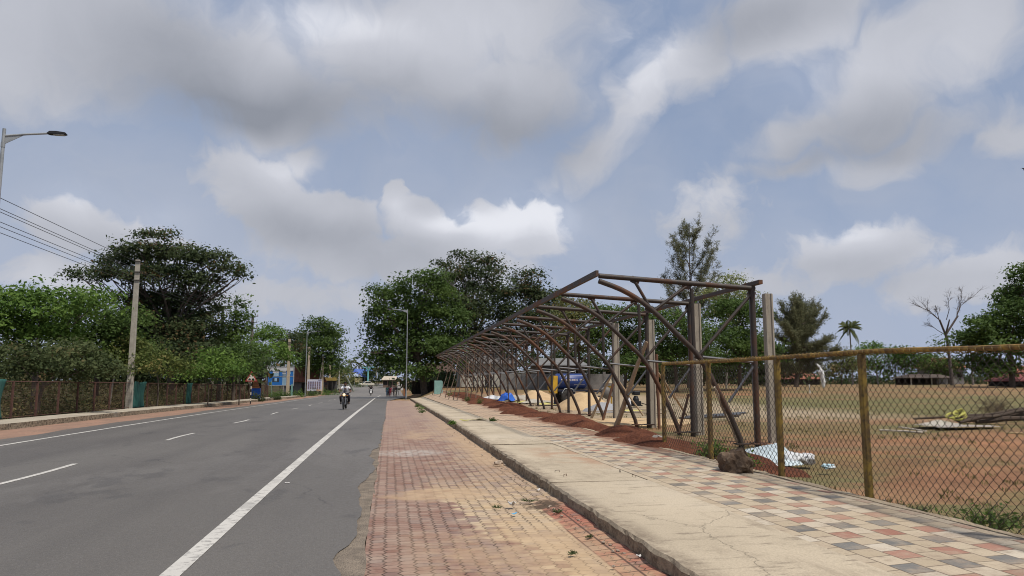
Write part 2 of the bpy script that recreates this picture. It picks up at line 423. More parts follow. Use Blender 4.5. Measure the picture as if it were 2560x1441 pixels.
def concrete(name, c1, c2, stain=(.115, .088, .062), bands=True):
    m, n, b = newmat(name); x, y, z = n.xyz()
    c = n.mix(n.noise(.7, 6, n.vec(x, y*.6, z)).smooth(.3, .7), c1, c2)
    s = n.noise(1.6, 7, n.vec(x*1.6, y*.45, z), .65).smooth(.52, .72); c = n.mix(s*.55, c, (.24, .19, .14))
    c = n.mix(n.noise(5., 8, n.vec(x, y, z), .7).smooth(.6, .72)*.6, c, (.20, .165, .13))
    nz = n.new('Separate' + 'XYZ'); g = n.new('NewGeometry'); n.L(g.outputs['True Normal'], nz.inputs[0]); up = E(n.nt, nz.outputs[2])
    side = up.smooth(.5, .8).inv()
    c = n.mix(side*n.noise(4., 8, n.vec(x, y*1.2, z*2.), .7).smooth(.2, .5), c, n.mix(n.noise(6., 9, n.vec(x, y*1.5, z*2.2), .75).smooth(.36, .60), stain, (.30, .24, .17)))
    crackv = n.vec(x+n.noise(2.5, 4)*.5, y*.55+n.noise(2.1, 4)*.4, 0.)
    c = n.mix((x-2.27).smooth(.03, .30).inv()*n.noise(3., 7, n.vec(x, y*.8), .68).smooth(.35, .62)*.85*side.inv()*x.gt(0.), c, (.17, .13, .095))
    c = n.mix(n.noise(2.6, 9, n.vec(x*.6, y*2.4), .72).smooth(.53, .66)*.7, c, (.20, .16, .12))
    c = n.mix(n.noise(.9, 5, n.vec(x*.5, y*.5, 8.)).smooth(.5, .66)*.35, c, (.54, .47, .37))
    ck = n.vor(.33, crackv, 'DISTANCE_TO_EDGE').smooth(.0, .0042).inv()*n.noise(.5, 2).smooth(.42, .5)*side.inv()
    c = n.mix(ck*.3, c, (.08, .065, .05))
    c = n.mix(n.noise(50., 5, None, .7).smooth(.42, .66)*.55, c, n.gain(c, .66))
    c = n.mix(y.smooth(22.5, 24.)*y.smooth(15.6, 18.).inv()*0.+((y-14.2).abs().smooth(.8, 2.6).inv())*n.noise(1.2, 5).smooth(.42, .6)*x.smooth(2.6, 3.2)*.55, c, (.33, .17, .10))
    fin(n, b, c, .9, n.noise(25., 8)+n.noise(160., 2)*.4-(ck*.8), .6, .015, spec=.15); return m
MAT_SLAB = concrete('slab_concrete', (.50, .42, .31), (.41, .342, .25))
MAT_LSLAB = concrete('old_kerb_concrete', (.42, .37, .29), (.33, .29, .23), (.055, .042, .03))

m, n, b = newmat('checker_tiles'); x, y, z = n.xyz()
TW, TL = .241, .26
tx = (x-3.629)/TW; ix = tx.floor(); fx = tx.fract(); odd = ix.mod(2.)
ty = (y-(x-4.1)*.14-6.38+odd*.385)/TL; iy = ty.floor(); fy = ty.fract()
cell = n.wn(n.vec(ix, iy)); cell2 = n.wn(n.vec(ix, iy, 5.))
dark = iy.mod(3.).lt(.5)*ix.gt(.5); rowr = odd.lt(.5)
crm = n.mix(cell, (.39, .315, .22), (.47, .39, .285))
red = n.mix(cell, (.29, .14, .10), (.35, .19, .14)); gry = n.mix(cell, (.12, .115, .105), (.19, .185, .175))
crm = n.mix(cell2.smooth(.6, 1.)*.6, crm, (.55, .50, .42)); c = n.mix(dark, crm, n.mix(rowr, gry, red))
c = n.mix(n.noise(3.5, 8, None, .68).smooth(.42, .68)*.6, c, (.40, .32, .235)); c = n.mix(n.noise(9., 8, None, .7).smooth(.53, .68)*.6, c, (.25, .19, .14))
c = n.mix(n.noise(.6, 5).smooth(.45, .65)*.35, c, (.40, .31, .21))
c = n.mix(y.smooth(17., 26.)*.68, c, (.44, .31, .21))
edge = (x-5.45+(n.noise(1.6, 5)-.5)*.7).smooth(0., .3); c = n.mix(edge*.7, c, (.42, .35, .26))
spl = (x-4.95-(y-14.).smooth(0., 3.)*0.+(n.noise(1.1, 6)-.5)*1.3).smooth(0., .5)*y.smooth(13.2, 15.2)
c = n.mix(spl*.8, c, (.21, .095, .055))
jn = (fx-.5).abs().smooth(.455, .487).max((fy-.5).abs().smooth(.46, .488))
c = n.mix(n.noise(1.1, 7, None, .7).smooth(.54, .66)*.5, c, (.27, .20, .15)); c = n.mix(jn*.75, c, (.12, .09, .065)); c = n.mix(n.noise(60., 3).smooth(.45, .7)*.45, c, n.gain(c, .7))
fin(n, b, c, .85, jn.inv()+cell*.3+n.noise(60., 4)*.3, .6, .01, spec=.2); MAT_TILE = m

m, n, b = newmat('red_shoulder'); x, y, z = n.xyz()
c = n.mix(n.noise(1.2, 6, n.vec(x, y*.4)).smooth(.3, .7), (.30, .18, .13), (.215, .145, .11)); c = n.mix(n.noise(9., 5).smooth(.5, .75)*.6, c, (.40, .27, .18))
fin(n, b, c, .95, n.noise(16., 6), .8, .04, spec=.1); MAT_SHOULDER = m

# --- ground sheet to the horizon
xs = np.unique(np.concatenate([np.linspace(-700, -60, 17), np.linspace(-60, -16, 23), np.linspace(-16, 30, 70), np.linspace(30, 120, 31), np.linspace(120, 900, 20)]))
ys = np.unique(np.concatenate([np.linspace(-120, -10, 12), np.linspace(-10, 60, 110), np.linspace(60, 260, 90), np.linspace(260, 1400, 24)]))
def gfun(X, Y):
    Z = ground_z(X, Y)-.06
    rough = sst(6.2, 8, X)*.05*fbm(X, Y, 1.1, 3)*sst(45, 25, Y) + sst(-14.2, -16, X)*.06*fbm(X, Y, .9, 5)
    return Z+rough-.02*sst(6.2, 8, X)
v, f = grid_mesh(xs, ys, gfun); setting('ground', v, f, MAT_SOIL, 'red earth and dry turf of the sports field and verges')

def strip(name, xl, xr, y0, y1, ny, nx, zo, mat, label, jit=None):
    ys = y0+(y1-y0)*np.linspace(0, 1, ny)**1.7; t = np.linspace(0, 1, nx)
    X = np.array([[xl(q)+(xr(q)-xl(q))*s for s in t] for q in ys]); Y = np.repeat(ys[:, None], nx, 1)
    Z = ground_z(X, Y)+(zo(X, Y) if callable(zo) else zo)
    v = np.stack([X, Y, Z], -1).reshape(-1, 3); i = np.arange(ny-1)[:, None]*nx+np.arange(nx-1)[None, :]
    f = np.stack([i, i+1, i+1+nx, i+nx], -1).reshape(-1, 4)
    return setting(name, v, f, mat, label)
ax = [(-10, -.42), (3, -.42), (6.4, -.38), (7.1, -.46), (7.68, -.37), (8.6, -.30), (9.58, -.33), (10.3, -.34), (11.4, -.43), (12.5, -.39), (13.6, -.24), (15., -.27), (15.8, -.30), (16.6, -.38), (17.4, -.40), (18.5, -.27), (19.7, -.21), (23, -.2), (28, -.22), (34, -.15), (50, -.2), (400, -.2)]
axn = np.array(ax)
def asph_x(q): return float(np.interp(q, axn[:, 0], axn[:, 1]))+(.026*math.sin(q*4.1)+.006*math.sin(q*11.7))*(1 if q < 40 else 0)
FR = lambda q: -.2 if q < 78 else -.2+min((q-78)*.09, 2.6)            # far beyond the lamp the asphalt widens
LJ = lambda q: -10.75+.12*math.sin(q*.35)+.06*math.sin(q*1.3)-max(0, (q-150)*.16)
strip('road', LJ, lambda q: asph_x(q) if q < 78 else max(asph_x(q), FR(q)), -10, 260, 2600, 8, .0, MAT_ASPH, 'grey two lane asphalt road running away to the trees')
strip('cement_edge', lambda q: -.75, lambda q: -.19+.02*math.sin(q*3), -10, 78, 300, 5, -.010, MAT_MORTAR, 'strip of rough cement between asphalt and brick paving')
KX = lambda q: 2.28
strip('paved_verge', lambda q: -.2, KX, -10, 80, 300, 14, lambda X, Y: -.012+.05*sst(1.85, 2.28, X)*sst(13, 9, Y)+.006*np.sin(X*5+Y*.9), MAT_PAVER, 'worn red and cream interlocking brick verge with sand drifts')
strip('dirt_shoulder', lambda q: -13.0, LJ, -10, 150, 200, 5, -.02, MAT_SHOULDER, 'reddish dirt shoulder along the kerb across the road')
# painted lines
LZ = lambda X, Y: .005+.022*sst(20, 100, Y)
def line(name, xc, wd, y0, y1, ny, label, zo=LZ): return strip(name, lambda q: xc(q)-wd/2, lambda q: xc(q)+wd/2, y0, y1, ny, 3, zo, MAT_PAINT, label)
line('road_edge_marking', lambda q: -1.76+max(0, q-100)*.012, .17, -10, 125, 500, 'solid white edge line along the brick verge side')
line('road_edge_marking', lambda q: -9.62, .13, -10, 105, 500, 'thin white edge line along the dirt shoulder side')
for k in range(14):
    ya = 3.9+9*k
    line('road_lane_marking', lambda q: -6.0+.05*math.sin(q), .11, ya, ya+3.0, 8, 'short white centre dash on the asphalt')

# --- right hand walk: cast slabs over a drain, then checkered tiles
SL_Y = [-9, -3, 3.9, 10.55, 16.9, 24.2, 30., 35.6, 41.5, 48, 55, 62, 69, 76, 83]
mb = MB()
def slabpiece(y0, y1, x0, x1, top, th, dz0, dz1, jag):
    n = max(3, int((y1-y0)*7)); vs = []; fs = []
    for i in range(n+1):
        q = y0+(y1-y0)*i/n; e = jag*(mnoise.noise((q*3.1, 1, 0))+.6*mnoise.noise((q*9., 2, 0))); e2 = jag*.5*mnoise.noise((q*6., 7, 0))
        g = gz(2.3, q); t = g+top+dz0+(dz1-dz0)*i/n; t2 = gz(x1, q)*.5+g*.5+top+dz0
        vs += [(x0+e-.006, q, g-.06), (x0+e*1.1, q, t-.03+e2), (x0+.025+e*.8, q, t), (x1, q, t2), (x1, q, t2-th)]
    for i in range(n):
        for k in range(4): fs.append((i*5+k, i*5+k+1, i*5+k+6, i*5+k+5))
    fs += [(0, 1, 2, 3, 4), tuple(n*5+k for k in (4, 3, 2, 1, 0))]
    mb.add(vs, fs)
for i in range(len(SL_Y)-1):
    a, b_ = SL_Y[i], SL_Y[i+1]
    slabpiece(a+.03, b_-.03, 2.28+random.uniform(-.015, .015), 3.738, .17, .25, random.uniform(-.008, .008), random.uniform(-.008, .008), .038)
o = mb.build('walk_slabs', MAT_SLAB); o['kind'] = 'structure'; o['label'] = 'long buff cast concrete drain slabs with a stained broken kerb face'
strip('walk_base', lambda q: 2.36, lambda q: 5.9, -9, 83, 160, 6, lambda X, Y: .12+0*X, MAT_LSLAB, 'concrete bedding under the slabs and tiles')
strip('tiled_walk', lambda q: 3.735, lambda q: 5.72 + .04*math.sin(q*1.7), -9, 83, 200, 8, lambda X, Y: .168+.004*np.sin(X*4)*np.sin(Y*.8), MAT_TILE, 'walk of cream, pink and grey checkered tiles beside the fence')
# edging between tiles and field
mb = MB(); e0 = []; 
for i in range(700):
    q = -9+i*.13; e0.append(q)
vs = []; fs = []
for i, q in enumerate(e0):
    a = 5.70+.05*mnoise.noise((q*1.3, 0, 5)); b_ = 5.86+.07*mnoise.noise((q*1.9, 3, 5))+.05*mnoise.noise((q*5.3, 6, 5)); g = gz(5.8, q)
    vs += [(a, q, g+.15), (a, q, g+.176), (b_, q, g+.165+.01*mnoise.noise((q*4, 1, 1))), (b_+.05, q, g-.1)]
for i in range(len(e0)-1):
    for k in range(3): fs.append((i*4+k, i*4+k+1, i*4+k+5, i*4+k+4))
mb.add(vs, fs); o = mb.build('walk_edging', M('edge_mortar', (.42, .335, .23), (.25, .19, .13), 3., .95, 1., bscale=18)); o['kind'] = 'structure'; o['label'] = 'crumbling mortar edge of the tiled walk under the fence'
# --- left hand walk
LK = [-9, 6, 19, 31, 44, 58, 71, 84, 92]
mb = MB()
for i in range(len(LK)-1):
    a, b_ = LK[i], LK[i+1]; n = int((b_-a)*1.5); vs = []; fs = []
    for k in range(n+1):
        q = a+.02+(b_-a-.04)*k/n; g = float(road_z(q)); j = .03*mnoise.noise((q*1.1, 9, 0)); t = g+.21+.012*mnoise.noise((q*.8, 4, 0))
        xr = -12.9+j
        vs += [(xr+.01, q, g-.08), (xr, q, t-.02), (xr-.03, q, t), (-14.15, q, t+.02), (-14.15, q, g-.1)]
    for k in range(n):
        for e in range(4): fs.append((k*5+e, k*5+e+5, k*5+e+6, k*5+e+1))
    fs += [(0, 1, 2, 3, 4), tuple(n*5+e for e in (4, 3, 2, 1, 0))]; mb.add(vs, fs)
for (a, b_) in ((96.5, 108), (109, 118)):
    vs = []; n = 14
    for k in range(n+1):
        q = a+(b_-a)*k/n; g = float(road_z(q)); xr = -12.6+.03*mnoise.noise((q, 2, 2)); vs += [(xr, q, g-.08), (xr, q, g+.2), (-13.9, q, g+.22), (-13.9, q, g-.1)]
    fs = [(k*4+e, k*4+e+4, k*4+e+5, k*4+e+1) for k in range(n) for e in range(3)]+[(0, 1, 2, 3), tuple(n*4+e for e in (3, 2, 1, 0))]
    mb.add(vs, fs)
o = mb.build('far_walk', MAT_LSLAB); o['kind'] = 'structure'; o['label'] = 'raised concrete walk with a dark kerb across the road'
# ------------------------------------------------------------------ plants
def leafmat(name, c1, c2, c3=None, trans=.34):
    if name in _mc: return _mc[name]
    m, n, b = newmat(name)
    a = n.new('Attribute'); a.attribute_name = 'tint'; t = E(n.nt, a.outputs['Fac'])
    c = n.mix(t.smooth(.15, .85), c1, c2)
    if c3: c = n.mix(t.smooth(.86, .93), c, c3)
    n.L(c, b.inputs['Base Color']); b.inputs['Roughness'].default_value = .7; b.inputs['Specular IOR Level'].default_value = .18
    tr = n.new('BsdfTranslucent'); n.L(n.gain(c, 1.5), tr.inputs['Color'])
    mx = n.new('MixShader'); mx.inputs[0].default_value = trans; n.L(b.outputs[0], mx.inputs[1]); n.L(tr.outputs[0], mx.inputs[2])
    n.L(mx.outputs[0], m.node_tree.nodes['Material Output'].inputs[0]); _mc[name] = m; return m
BARK = M('bark', (.12, .095, .075), (.07, .055, .045), 3, .95, .8, bscale=20)
PALEBARK = M('pale_bark', (.30, .27, .23), (.17, .15, .125), 3, .95, .6, bscale=20)
def quads(P, Nn, T, L, Wd, fold=.0):
    """rhombic leaves at P with normals Nn, axes T, length L and width Wd"""
    B = np.cross(Nn, T); B /= np.linalg.norm(B, axis=1, keepdims=True)+1e-9
    L = L[:, None]; Wd = Wd[:, None]
    v = np.stack([P-T*L*.5, P+B*Wd*.5+T*L*.05, P+T*L*.5, P-B*Wd*.5+T*L*.05], 1).reshape(-1, 3)
    return v, np.arange(len(v)).reshape(-1, 4)
def unit(a): return a/(np.linalg.norm(a, axis=-1, keepdims=True)+1e-9)
def foliage(name, v, tint, mat, parent=None):
    f = np.arange(len(v)).reshape(-1, 4); me = np_mesh(name, v, f)
    at = me.attributes.new('tint', 'FLOAT', 'FACE'); at.data.foreach_set('value', tint.astype(np.float32))
    return link(name, me, mat, parent)
def crown_points(blobs, leaf, dens, rng, clump=3.2, flat=.55, hollow=.45, droop=0.):
    """blobs: world centre, radii -> leaf positions, outward directions, clump tints"""
    Ps, Os, Ts = [], [], []
    for c, r in blobs:
        c = np.array(c); r = np.array(r)
        area = 4*math.pi*((r[0]*r[1])**1.6/3+(r[0]*r[2])**1.6/3+(r[1]*r[2])**1.6/3)**(1/1.6)
        n = int(dens*5.5*area/(leaf*leaf)); cr = leaf*clump; nc = max(7, int(n/95)); per = max(8, n//nc)
        d = unit(rng.normal(size=(nc, 3))); d[:, 2] = np.where(d[:, 2] < -.45, -d[:, 2]*.7, d[:, 2]); d = unit(d)
        rad = (hollow+(1-hollow)*rng.random(nc)**.55)*(1+.16*np.sin(d[:, 0]*5+c[0])*np.cos(d[:, 2]*6+c[2]))
        cc = c+d*r*rad[:, None]
        if droop: cc[:, 2] -= droop*r[2]*(d[:, 0]**2+d[:, 1]**2)*rad
        off = np.clip(rng.normal(size=(nc, per, 3)), -1.7, 1.7)*cr*.55*(rng.random((nc, 1, 1))*.8+.6); off[..., 2] *= flat
        p = cc[:, None, :]+off
        o = d[:, None, :]*.5+off/(cr+1e-6)*.45
        Ps.append(p.reshape(-1, 3)); Os.append(o.reshape(-1, 3)); Ts.append(np.repeat(np.clip(rng.normal(.5, .22, nc), 0, 1), per))
    P = np.concatenate(Ps); O = np.concatenate(Os); T = np.concatenate(Ts)
    return P, O, np.clip(T+rng.normal(0, .12, len(T)), 0, 1)
def make_leaves(P, O, leaf, rng, ratio=.5, up=.55, hang=0.):
    n = len(P); N = unit(O*.7+np.array([0, 0, up])+rng.normal(size=(n, 3))*.55)
    T = rng.normal(size=(n, 3)); T[:, 2] -= hang; T = unit(T-N*(T*N).sum(1, keepdims=True))
    L = leaf*(.55+1.1*rng.random(n)**1.6); return quads(P, N, T, L, L*ratio)[0]
_tseed = [100]
def limb(mb, p0, p1, r0, r1, bend=.12, n=6, rs=random):
    p0 = Vector(p0); p1 = Vector(p1); d = p1-p0; l = d.length; pts = []; rr = []
    s1 = Vector((rs.uniform(-1, 1), rs.uniform(-1, 1), rs.uniform(0, 1)))*l*bend
    for i in range(n):
        t = i/(n-1); pts.append(p0+d*t+s1*math.sin(t*math.pi)); rr.append(r0+(r1-r0)*t)
    mb.tube(pts, rr, 7, cap=True)
def tree(name, label, D, basex, blobs, leafpx=7., dens=.55, mat=None, tr=.25, group=None, cat='tree', ratio=.5, up=.55, hang=0., bark=None, clump=4.3, hollow=.45, flat=.48, trunk=True, droop=0., fork=.45, dsp=.35, basez=None, twigs=0):
    _tseed[0] += 1; rng = np.random.default_rng(_tseed[0]); rs = random.Random(_tseed[0]); pm = pxm(D)
    bx = W(basex, 950, D).x; base = Vector((bx, D, gz(bx, D)-.05 if basez is None else basez))
    root = thing(name, label, cat, base, 0, group)
    wb = []
    cx = sum(b[0] for b in blobs)/len(blobs)
    for i, (px, py, rx, ry) in enumerate(blobs):
        c = W(px, py, D); r = (rx*pm, (rx*.65+ry*.35)*pm, ry*pm)
        c.y += rs.uniform(-dsp, dsp)*max(8., max(b[2] for b in blobs))*pm*1.2
        wb.append((Vector(c)-base, r))
    leaf = leafpx*pm
    P, O, T = crown_points(wb, leaf, dens, rng, clump, flat, hollow, droop)
    keep = P[:, 2] > .05; P, O, T = P[keep], O[keep], T[keep]
    foliage('crown', make_leaves(P, O, leaf, rng, ratio, up, hang), T, mat, root)
    if trunk:
        mb = MB(); top = max(c.z for c, r in wb); low = min(c.z-r[2]*.4 for c, r in wb)
        hf = max(.25*top, min(top*fork+low*.2, top*.7)); mid = sum((c for c, r in wb), Vector())/len(wb)
        fk = Vector((mid.x*.35, mid.y*.35, hf)); limb(mb, (0, 0, -.2), fk, tr*.85, tr*.6, .04, 7, rs)
        for c, r in wb:
            e = c+Vector((rs.uniform(-.3, .3)*r[0], rs.uniform(-.3, .3)*r[1], r[2]*.25))
            limb(mb, fk*rs.uniform(.8, 1.), e, tr*.32, tr*.06, .14, 6, rs)
            for _ in range(3+twigs):
                d = Vector((rs.gauss(0, 1), rs.gauss(0, 1), rs.uniform(-.1, 1))).normalized(); e2 = c+Vector((d.x*r[0], d.y*r[1], d.z*r[2]))*rs.uniform(.6, .97)
                limb(mb, fk.lerp(e, rs.uniform(.45, .8)), e2, tr*.13, tr*.03, .12, 4, rs)
        mb.build('trunk', bark or BARK, root, smooth=True)
    return root
G_DARK = leafmat('leaf_dark', (0.037, 0.056, 0.024), (0.064, 0.083, 0.032), (0.121, 0.080, 0.037))
G_MID = leafmat('leaf_mid', (0.048, 0.083, 0.021), (0.085, 0.134, 0.031))
G_BRIGHT = leafmat('leaf_bright', (0.064, 0.121, 0.023), (0.121, 0.194, 0.038))
G_DULL = leafmat('leaf_dull', (.052, .072, .028), (.088, .108, .042), (.12, .105, .045))
G_YEL = leafmat('leaf_yellow', (.075, .105, .028), (.125, .145, .04), (.17, .15, .05))
G_CAS = leafmat('needle_grey', (0.106, 0.118, 0.063), (0.170, 0.168, 0.092))
G_OLIVE = leafmat('leaf_olive', (0.085, 0.101, 0.034), (0.156, 0.154, 0.057), (0.241, 0.174, 0.081))
G_PALE = leafmat('leaf_pale', (0.142, 0.174, 0.063), (0.241, 0.255, 0.109))
G_DRY = leafmat('leaf_dry', (0.142, 0.101, 0.034), (0.241, 0.161, 0.057), (0.085, 0.121, 0.023))

# left of the road, behind the rusty fence
tree('leafy_tree', 'bright green bushy tree at the left picture edge behind the rusty fence', 42, 90, [(40, 790, 110, 60), (150, 775, 95, 50), (60, 850, 120, 60), (215, 760, 50, 30), (-60, 830, 120, 80)], 9, .55, G_BRIGHT, .2, 'trees behind the rusty fence')
tree('leafy_tree', 'mid green spreading tree between the bright edge tree and the umbrella tree', 47, 240, [(235, 810, 75, 50), (290, 850, 70, 50), (190, 870, 90, 55), (320, 800, 45, 35)], 8, .55, G_MID, .2, 'trees behind the rusty fence')
tree('leafy_tree', 'dull green low tree overhanging the rusty fence near the green cloth', 37.5, 100, [(70, 925, 110, 32), (170, 900, 90, 40), (235, 930, 70, 30), (10, 900, 70, 40)], 8, .5, G_DULL, .12, 'trees behind the rusty fence')
tree('small_tree', 'small yellowish tree with a thin pale trunk just left of the concrete pole', 46, 277, [(285, 905, 52, 40), (320, 890, 45, 45), (255, 915, 32, 22), (345, 915, 30, 30)], 7, .5, G_YEL, .07, 'trees behind the rusty fence', bark=PALEBARK, fork=.6)
tree('shrub', 'light green shrub right of the concrete pole above the second green cloth', 50, 395, [(385, 915, 45, 32), (430, 930, 40, 28), (365, 880, 30, 24)], 7, .5, G_YEL, .06, 'shrubs along the rusty fence', 'shrub')
tree('shrub', 'bright green rounded shrub between the second and third green cloths', 56, 520, [(520, 915, 50, 30), (560, 930, 45, 28), (490, 935, 40, 22)], 7, .5, G_BRIGHT, .06, 'shrubs along the rusty fence', 'shrub')
tree('shrub', 'dark green shrub beside the third green cloth and the warning sign', 62, 600, [(595, 915, 40, 40), (560, 890, 35, 30), (625, 890, 25, 40)], 6.5, .5, G_MID, .06, 'shrubs along the rusty fence', 'shrub')
tree('umbrella_tree', 'tall dark umbrella shaped tree rising behind the concrete pole', 66, 425, [(398, 602, 34, 22), (432, 618, 22, 16), (290, 655, 62, 28), (370, 642, 70, 30), (455, 652, 62, 30), (520, 655, 50, 28), (575, 680, 38, 18), (612, 694, 14, 12), (212, 694, 26, 14), (250, 680, 34, 16),
   (330, 700, 70, 30), (430, 700, 70, 34), (345, 760, 70, 45), (430, 770, 100, 55), (500, 715, 40, 26), (535, 700, 30, 16), (400, 830, 120, 60), (490, 840, 70, 55), (330, 830, 70, 50), (520, 735, 25, 14), (400, 895, 110, 45), (500, 890, 80, 45), (320, 880, 70, 40)], 6.5, .62, G_DARK, .38, ratio=.55, hollow=.3, dsp=.3, fork=.4, twigs=2, flat=.45)
tree('conical_tree', 'narrow pointed green tree right of the umbrella tree', 70, 585, [(597, 765, 12, 22), (590, 800, 28, 26), (586, 840, 32, 34), (570, 885, 46, 36), (592, 870, 28, 40), (560, 850, 30, 30)], 6.5, .6, G_MID, .16, hang=.6, fork=.7)
tree('leafy_tree', 'round topped green tree behind the crossarm pole', 118, 668, [(668, 838, 34, 24), (645, 850, 20, 18), (690, 848, 18, 16)], 5, .6, G_BRIGHT, .2, 'trees beyond the billboard')
tree('leafy_tree', 'dark tree between the two round topped trees beyond the billboard', 126, 722, [(722, 858, 34, 28), (700, 880, 30, 24), (745, 880, 26, 30)], 5, .6, G_DARK, .2, 'trees beyond the billboard')
tree('leafy_tree', 'feathery bright green tree above the blue billboard', 100, 665, [(675, 884, 45, 26), (642, 892, 24, 28), (705, 892, 26, 18)], 6, .55, G_BRIGHT, .14, 'trees beyond the billboard')
tree('leafy_tree', 'tall domed green tree left of the road end', 140, 800, [(795, 825, 38, 28), (770, 850, 34, 30), (820, 845, 34, 34), (795, 880, 45, 40), (835, 890, 22, 36), (765, 900, 34, 36), (805, 920, 48, 36)], 5, .65, G_MID, .4, 'trees beyond the billboard')
tree('small_tree', 'small leafy tree beside the leaning pole at the road bend', 165, 862, [(862, 938, 16, 16), (870, 955, 16, 14), (852, 955, 14, 14)], 5, .6, G_OLIVE, .12, bark=PALEBARK)
# the big trees right of the road
tree('broad_tree', 'huge dense green tree shading the walk right of the tall lamp', 96, 1062, [(1000, 755, 62, 50), (1060, 725, 78, 42), (955, 800, 36, 36), (940, 745, 22, 22), (922, 818, 15, 12), (1010, 830, 70, 55), (960, 855, 48, 36), (1080, 800, 90, 60), (945, 905, 30, 22), (985, 905, 48, 30), (1070, 880, 90, 55), (1120, 900, 60, 50), (920, 890, 16, 14), (1030, 935, 50, 18)], 6.5, .62, G_MID, .55, 'trees behind the steel stand', ratio=.55, hang=.5, hollow=.4, fork=.35)
tree('feathery_tree', 'tall dark feathery tree with an open top behind the steel stand', 104, 1185, [(1170, 642, 42, 18), (1215, 655, 32, 20), (1245, 672, 20, 14), (1110, 672, 28, 12), (1180, 690, 80, 24), (1130, 720, 70, 34), (1210, 730, 60, 34), (1255, 745, 26, 30), (1120, 790, 90, 55), (1210, 795, 80, 55), (1150, 865, 110, 55), (1240, 860, 60, 50)], 6.5, .56, G_DARK, .45, 'trees behind the steel stand', ratio=.5, hollow=.3, twigs=3, fork=.35, flat=.4, bark=PALEBARK)
tree('feathery_tree', 'bushy dark green tree right of the tall feathery tree', 101, 1330, [(1312, 702, 44, 22), (1290, 735, 50, 30), (1345, 740, 50, 30), (1380, 760, 40, 34), (1310, 790, 75, 45), (1370, 820, 60, 50), (1300, 870, 80, 50)], 6.5, .56, G_DARK, .35, 'trees behind the steel stand', hollow=.3, twigs=2, bark=PALEBARK)
tree('leafy_tree', 'yellowish green tree behind the roof beam of the steel stand', 84, 1445, [(1440, 765, 45, 24), (1420, 800, 50, 34), (1475, 800, 50, 34), (1440, 860, 75, 50)], 6.5, .58, G_OLIVE, .2, 'trees behind the steel stand')
tree('leafy_tree', 'green tree right of the yellowish tree behind the steel stand', 78, 1560, [(1530, 790, 48, 30), (1580, 800, 50, 34), (1540, 850, 70, 50), (1610, 860, 60, 50)], 6.5, .58, G_MID, .22, 'trees behind the steel stand')
tree('leafy_tree', 'dark broad tree under the tall casuarina', 74, 1690, [(1650, 805, 50, 36), (1690, 840, 75, 45), (1650, 890, 80, 45), (1740, 900, 70, 45), (1600, 920, 60, 30)], 7, .58, G_MID, .25, 'trees behind the steel stand')
tree('leafy_tree', 'pale crowned tree showing above the last steel column', 88, 1815, [(1818, 715, 30, 24), (1795, 745, 44, 28), (1850, 745, 38, 26), (1820, 790, 60, 40)], 6, .55, G_PALE, .16, 'trees behind the steel stand', bark=PALEBARK, twigs=2)
tree('leafy_tree', 'thick dark green tree behind the tallest concrete post', 80, 1850, [(1830, 790, 60, 46), (1880, 800, 50, 44), (1800, 860, 75, 50), (1880, 870, 70, 60), (1920, 880, 40, 50), (1840, 920, 90, 36)], 7, .62, G_MID, .3, 'trees behind the steel stand')
# beyond the field
TL = 'low trees beyond the sports field'
tree('leafy_tree', 'low tree right beside the second casuarina', 128, 2105, [(2100, 905, 36, 22), (2120, 925, 36, 24), (2080, 930, 36, 24)], 6, .6, G_OLIVE, .15, TL)
tree('leafy_tree', 'rounded pale green tree between the palm and the broad right tree', 132, 2195, [(2190, 875, 32, 20), (2160, 900, 34, 26), (2225, 895, 36, 26), (2190, 925, 50, 24)], 6, .58, G_BRIGHT, .2, TL, bark=PALEBARK)
tree('leafy_tree', 'mid green tree left of the bare tree', 129, 2262, [(2255, 885, 32, 22), (2290, 905, 34, 26), (2260, 925, 44, 24)], 6, .6, G_MID, .18, TL)
tree('leafy_tree', 'low dark green tree behind the bare tree', 131, 2345, [(2345, 862, 12, 9), (2330, 905, 34, 22), (2370, 915, 36, 22), (2345, 930, 46, 22)], 6, .6, G_MID, .18, TL)
tree('broad_tree', 'massive dense green tree filling the right picture edge', 92, 2530, [(2545, 705, 26, 26), (2535, 745, 34, 28), (2470, 815, 50, 28), (2430, 830, 28, 24), (2520, 800, 60, 45), (2570, 760, 50, 60), (2490, 860, 75, 40), (2570, 860, 70, 60), (2455, 905, 36, 28), (2510, 925, 60, 28), (2470, 935, 32, 16), (2440, 860, 44, 34), (2550, 690, 30, 26)], 8, .8, G_MID, .5, None, ratio=.6, hollow=.5)
# distant mass behind everything
rng = np.random.default_rng(5); bl = []
for px in np.arange(1080, 2760, 26):
    D = 150; h = rng.uniform(14, 30) if px < 2080 or px > 2400 else rng.uniform(9, 20)
    c = W(px+rng.uniform(-10, 10), 960-h*.25, D+rng.uniform(-6, 6)); bl.append((c, (30*pxm(D), 22*pxm(D), (h*.75+3)*pxm(D))))
for px in np.arange(300, 1000, 26):
    if 868 < px < 912: continue
    D = 215; h = rng.uniform(14, 30); c = W(px, 950-h*.5, D+rng.uniform(-6, 6)); bl.append((c, (30*pxm(D), 24*pxm(D), (h+10)*pxm(D))))
for px in np.arange(1020, 1345, 20):
    D = 114; h = rng.uniform(22, 46); c = W(px, 972-h*.3, D+rng.uniform(-4, 4)); bl.append((c, (26*pxm(D), 22*pxm(D), h*.7*pxm(D))))
for px in np.arange(1330, 1985, 24):
    D = 112; h = rng.uniform(60, 120); c = W(px, 962-h*.35, D+rng.uniform(-5, 5)); bl.append((c, (34*pxm(D), 30*pxm(D), h*.65*pxm(D))))
for px in np.arange(-360, 640, 30):
    D = 84; h = rng.uniform(40, 75); c = W(px, 975-h*.6, D+rng.uniform(-4, 4)); bl.append((c, (42*pxm(D), 40*pxm(D), (h*.6+14)*pxm(D))))
